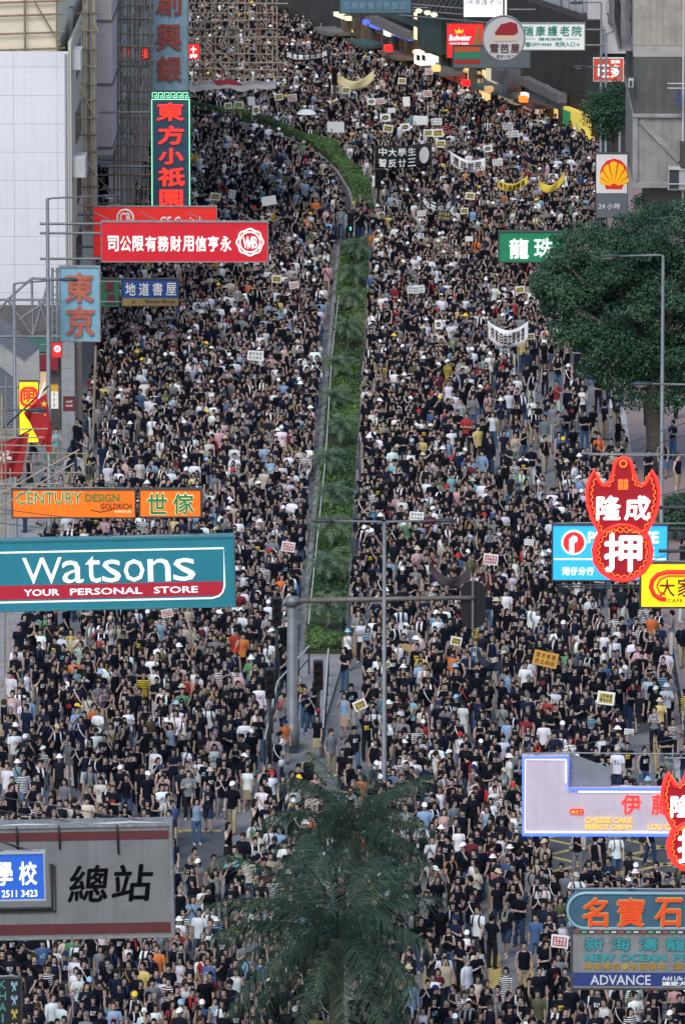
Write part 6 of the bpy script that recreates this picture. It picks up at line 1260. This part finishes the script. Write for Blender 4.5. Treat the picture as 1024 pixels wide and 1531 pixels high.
for (des, zn), ps in cnt.items():
    ps.sort(key=lambda p: p[0])
    for i, (px, py, wp, d_, tl) in enumerate(ps):
        lab = DW[des] + ' ' + zn + ('' if len(ps) == 1 else ', ' + (('left one', 'right one')[i] if len(ps) == 2 else (ORD[i] if i < len(ps) - 1 else 'rightmost')))
        s = KS * (py + 1200) / (1 - KS * 2.05); c = P(px, py, s); W = wp / s; H = W * (.62 if des in ('blank', 'text', 'orange') else .76)
        if wp < 12: H = W * 1.3
        gz = 1.45; root = thing('placard', lab, 'placard', (c.x, c.y, gz), 0, 'placards held above the crowd'); root.rotation_euler = (R(random.uniform(-6, 6)), R(-tl), random.uniform(-.2, .2)); zc = c.z - gz
        b = MB().bbox(-W / 2, W / 2, -.012, .012, zc - H / 2, zc + H / 2, .004).obj('board', {'dark': PB, 'orange': PO, 'tan': PT}.get(des, PW), root); rod('stick', (0, .02, 0), (0, .02, zc), .012, M_BAM, root)
        def pr(x0, x1, z0, z1, m_, y=-.016): MB().box(x0 * W, x1 * W, y, -.012, zc + z0 * H, zc + z1 * H).obj('print', m_, root)
        if des in ('yellow', 'red'):
            pr(-.4, .4, -.36, .36, PYL if des == 'yellow' else PR); tm = DK if des == 'yellow' else PW
            for r_, tx in enumerate(('立即普選', '還政於民')):
                for j, ch in enumerate(tx):
                    a, fs = glyph(ch, .03); v = np.column_stack([(-.35 + j * .18 + a[:, 0] * .15) * W, -.017 - a[:, 2] * .004, zc + (.03 - r_ * .32 + a[:, 1] * .27) * H]); me = bpy.data.meshes.new('lettering'); me.from_pydata(v.tolist(), [], fs); me.materials.append(tm); ob('character', me, root)
        elif des == 'circle':
            pts = [(W * .33 * math.cos(R(a)), zc + H * .27 * math.sin(R(a))) for a in range(0, 360, 24)]; MB().prism(pts, -.016, -.012).obj('print', DK, root); pr(-.2, .2, -.08, .05, PYL, -.019)
        elif des in ('text', 'dark', 'orange'):
            tm = PYL if des == 'dark' else DK
            for r_ in range(2):
                for j in range(4):
                    ch = '要求普選民主自由'[r_ * 4 + j]; a, fs = glyph(ch, .01); v = np.column_stack([(-.40 + j * .21 + a[:, 0] * .16) * W, -.014 - a[:, 2] * .004, zc + (.06 - r_ * .4 + a[:, 1] * .30) * H]); me = bpy.data.meshes.new('lettering'); me.from_pydata(v.tolist(), [], fs); me.materials.append(tm); ob('character', me, root)
BCOL = {'yellow': ((.62, .55, .28), DK), 'black': ((.012, .012, .018), WHT), 'white': ((.72, .72, .71), DK), 'yellow2': ((.68, .50, .06), DK), 'navy': ((.015, .022, .04), WHT), 'darkred': ((.05, .035, .04), WHT)}
BLAB = ['pale yellow sagging banner near the top of the crowd', 'big black banner with white characters and a round emblem', 'white sagging banner right of the big black banner', 'yellow banner with dark text, left of the yellow pair', 'narrow yellow V-shaped banner, right of the yellow pair', 'dark navy sagging banner below the big black banner', 'large white banner with dark characters left of the big tree', 'dark sagging banner with green end above the gantry sign', 'long black banner with white text under the bamboo lattice', 'small dark sagging banner below the gantry sign']
for (x0, y0, x1, y1, h, sag, des, tx), lab in zip(BANNERS, BLAB):
    s0 = KS * (y0 + 1200 + h + sag) / (1 - KS * 1.72); a, b = P(x0, y0, s0), P(x1, y1, s0); base = ground(x0, y0 + h + sag + 1.72 * s0); root = thing('banner', lab, 'banner', base); A, B = a - base, b - base; H = h / s0; SG = sag / s0
    def bp(u, w_, off=0.0): p = A.lerp(B, u); e = 1 - (2 * u - 1) ** 2; return p + Vector((0, .10 * math.sin(u * 9 + w_ * 2) + off, -SG * e - H * w_))
    m_ = mat('banner_' + des, BCOL[des][0], .85); n = 20; v = [bp(i / n, j / 4) for i in range(n + 1) for j in range(5)]; o = MB().add(v, [(i * 5 + j, (i + 1) * 5 + j, (i + 1) * 5 + j + 1, i * 5 + j + 1) for i in range(n) for j in range(4)]).obj('cloth', m_, root, True); md = o.modifiers.new('thick', 'SOLIDIFY'); md.thickness = .008
    for p in (A, B): rod('pole', Vector((p.x, p.y + .05, .9 - base.z)), Vector((p.x, p.y + .05, p.z + .1)), .018, M_BAM, root)
    if not tx: continue
    rows_ = [tx[:4], tx[4:]] if des == 'black' and len(tx) == 8 else [tx]
    for r_, rt in enumerate(rows_):
        k = len(rt)
        for j, ch in enumerate(rt):
            ga, fs = glyph(ch, .03); w0 = .86 / k if len(rows_) == 1 else .68 / k; vv = []
            for q_ in ga:
                u = .07 + j * w0 + q_[0] * w0 * .85; w_ = (.82 - q_[1] * .64) if len(rows_) == 1 else (.46 - q_[1] * .36 + r_ * .48); vv.append(bp(u, w_, -.02 - q_[2] * .01))
            MB().add(vv, fs).obj('character', BCOL[des][1], root)
    if len(rows_) == 2:
        vv = [bp(.87 + .085 * math.cos(R(a_)), .5 + .36 * math.sin(R(a_)), -.03) for a_ in range(0, 360, 20)]; MB().add(vv + [p + Vector((0, .01, 0)) for p in vv], [tuple(range(18))[::-1], tuple(range(18, 36))]).obj('emblem', mat('emblem_grey', (.5, .5, .48), .7), root)
s = 26.5; c = P(458, 168, s); um = thing('umbrella', 'white open umbrella above the crowd near the traffic light pole', 'umbrella', (c.x, c.y, 1.0)); zt_ = c.z - 1.0
v = []
for j, (r_, dz) in enumerate(((.02, .18), (.25, .15), (.45, .05), (.58, -.08))):
    for k in range(16): a = 2 * math.pi * k / 16; q_ = r_ * (1.0 if k % 2 == 0 else .95); v.append((q_ * math.cos(a), q_ * math.sin(a), zt_ + dz))
MB().add(v, [tuple(range(16))] + [(j * 16 + k, j * 16 + (k + 1) % 16, (j + 1) * 16 + (k + 1) % 16, (j + 1) * 16 + k) for j in range(3) for k in range(16)][::1]).obj('canopy', WHT, um, True); rod('shaft', (0, 0, 0), (0, 0, zt_ + .22), .012, M_DARK, um)
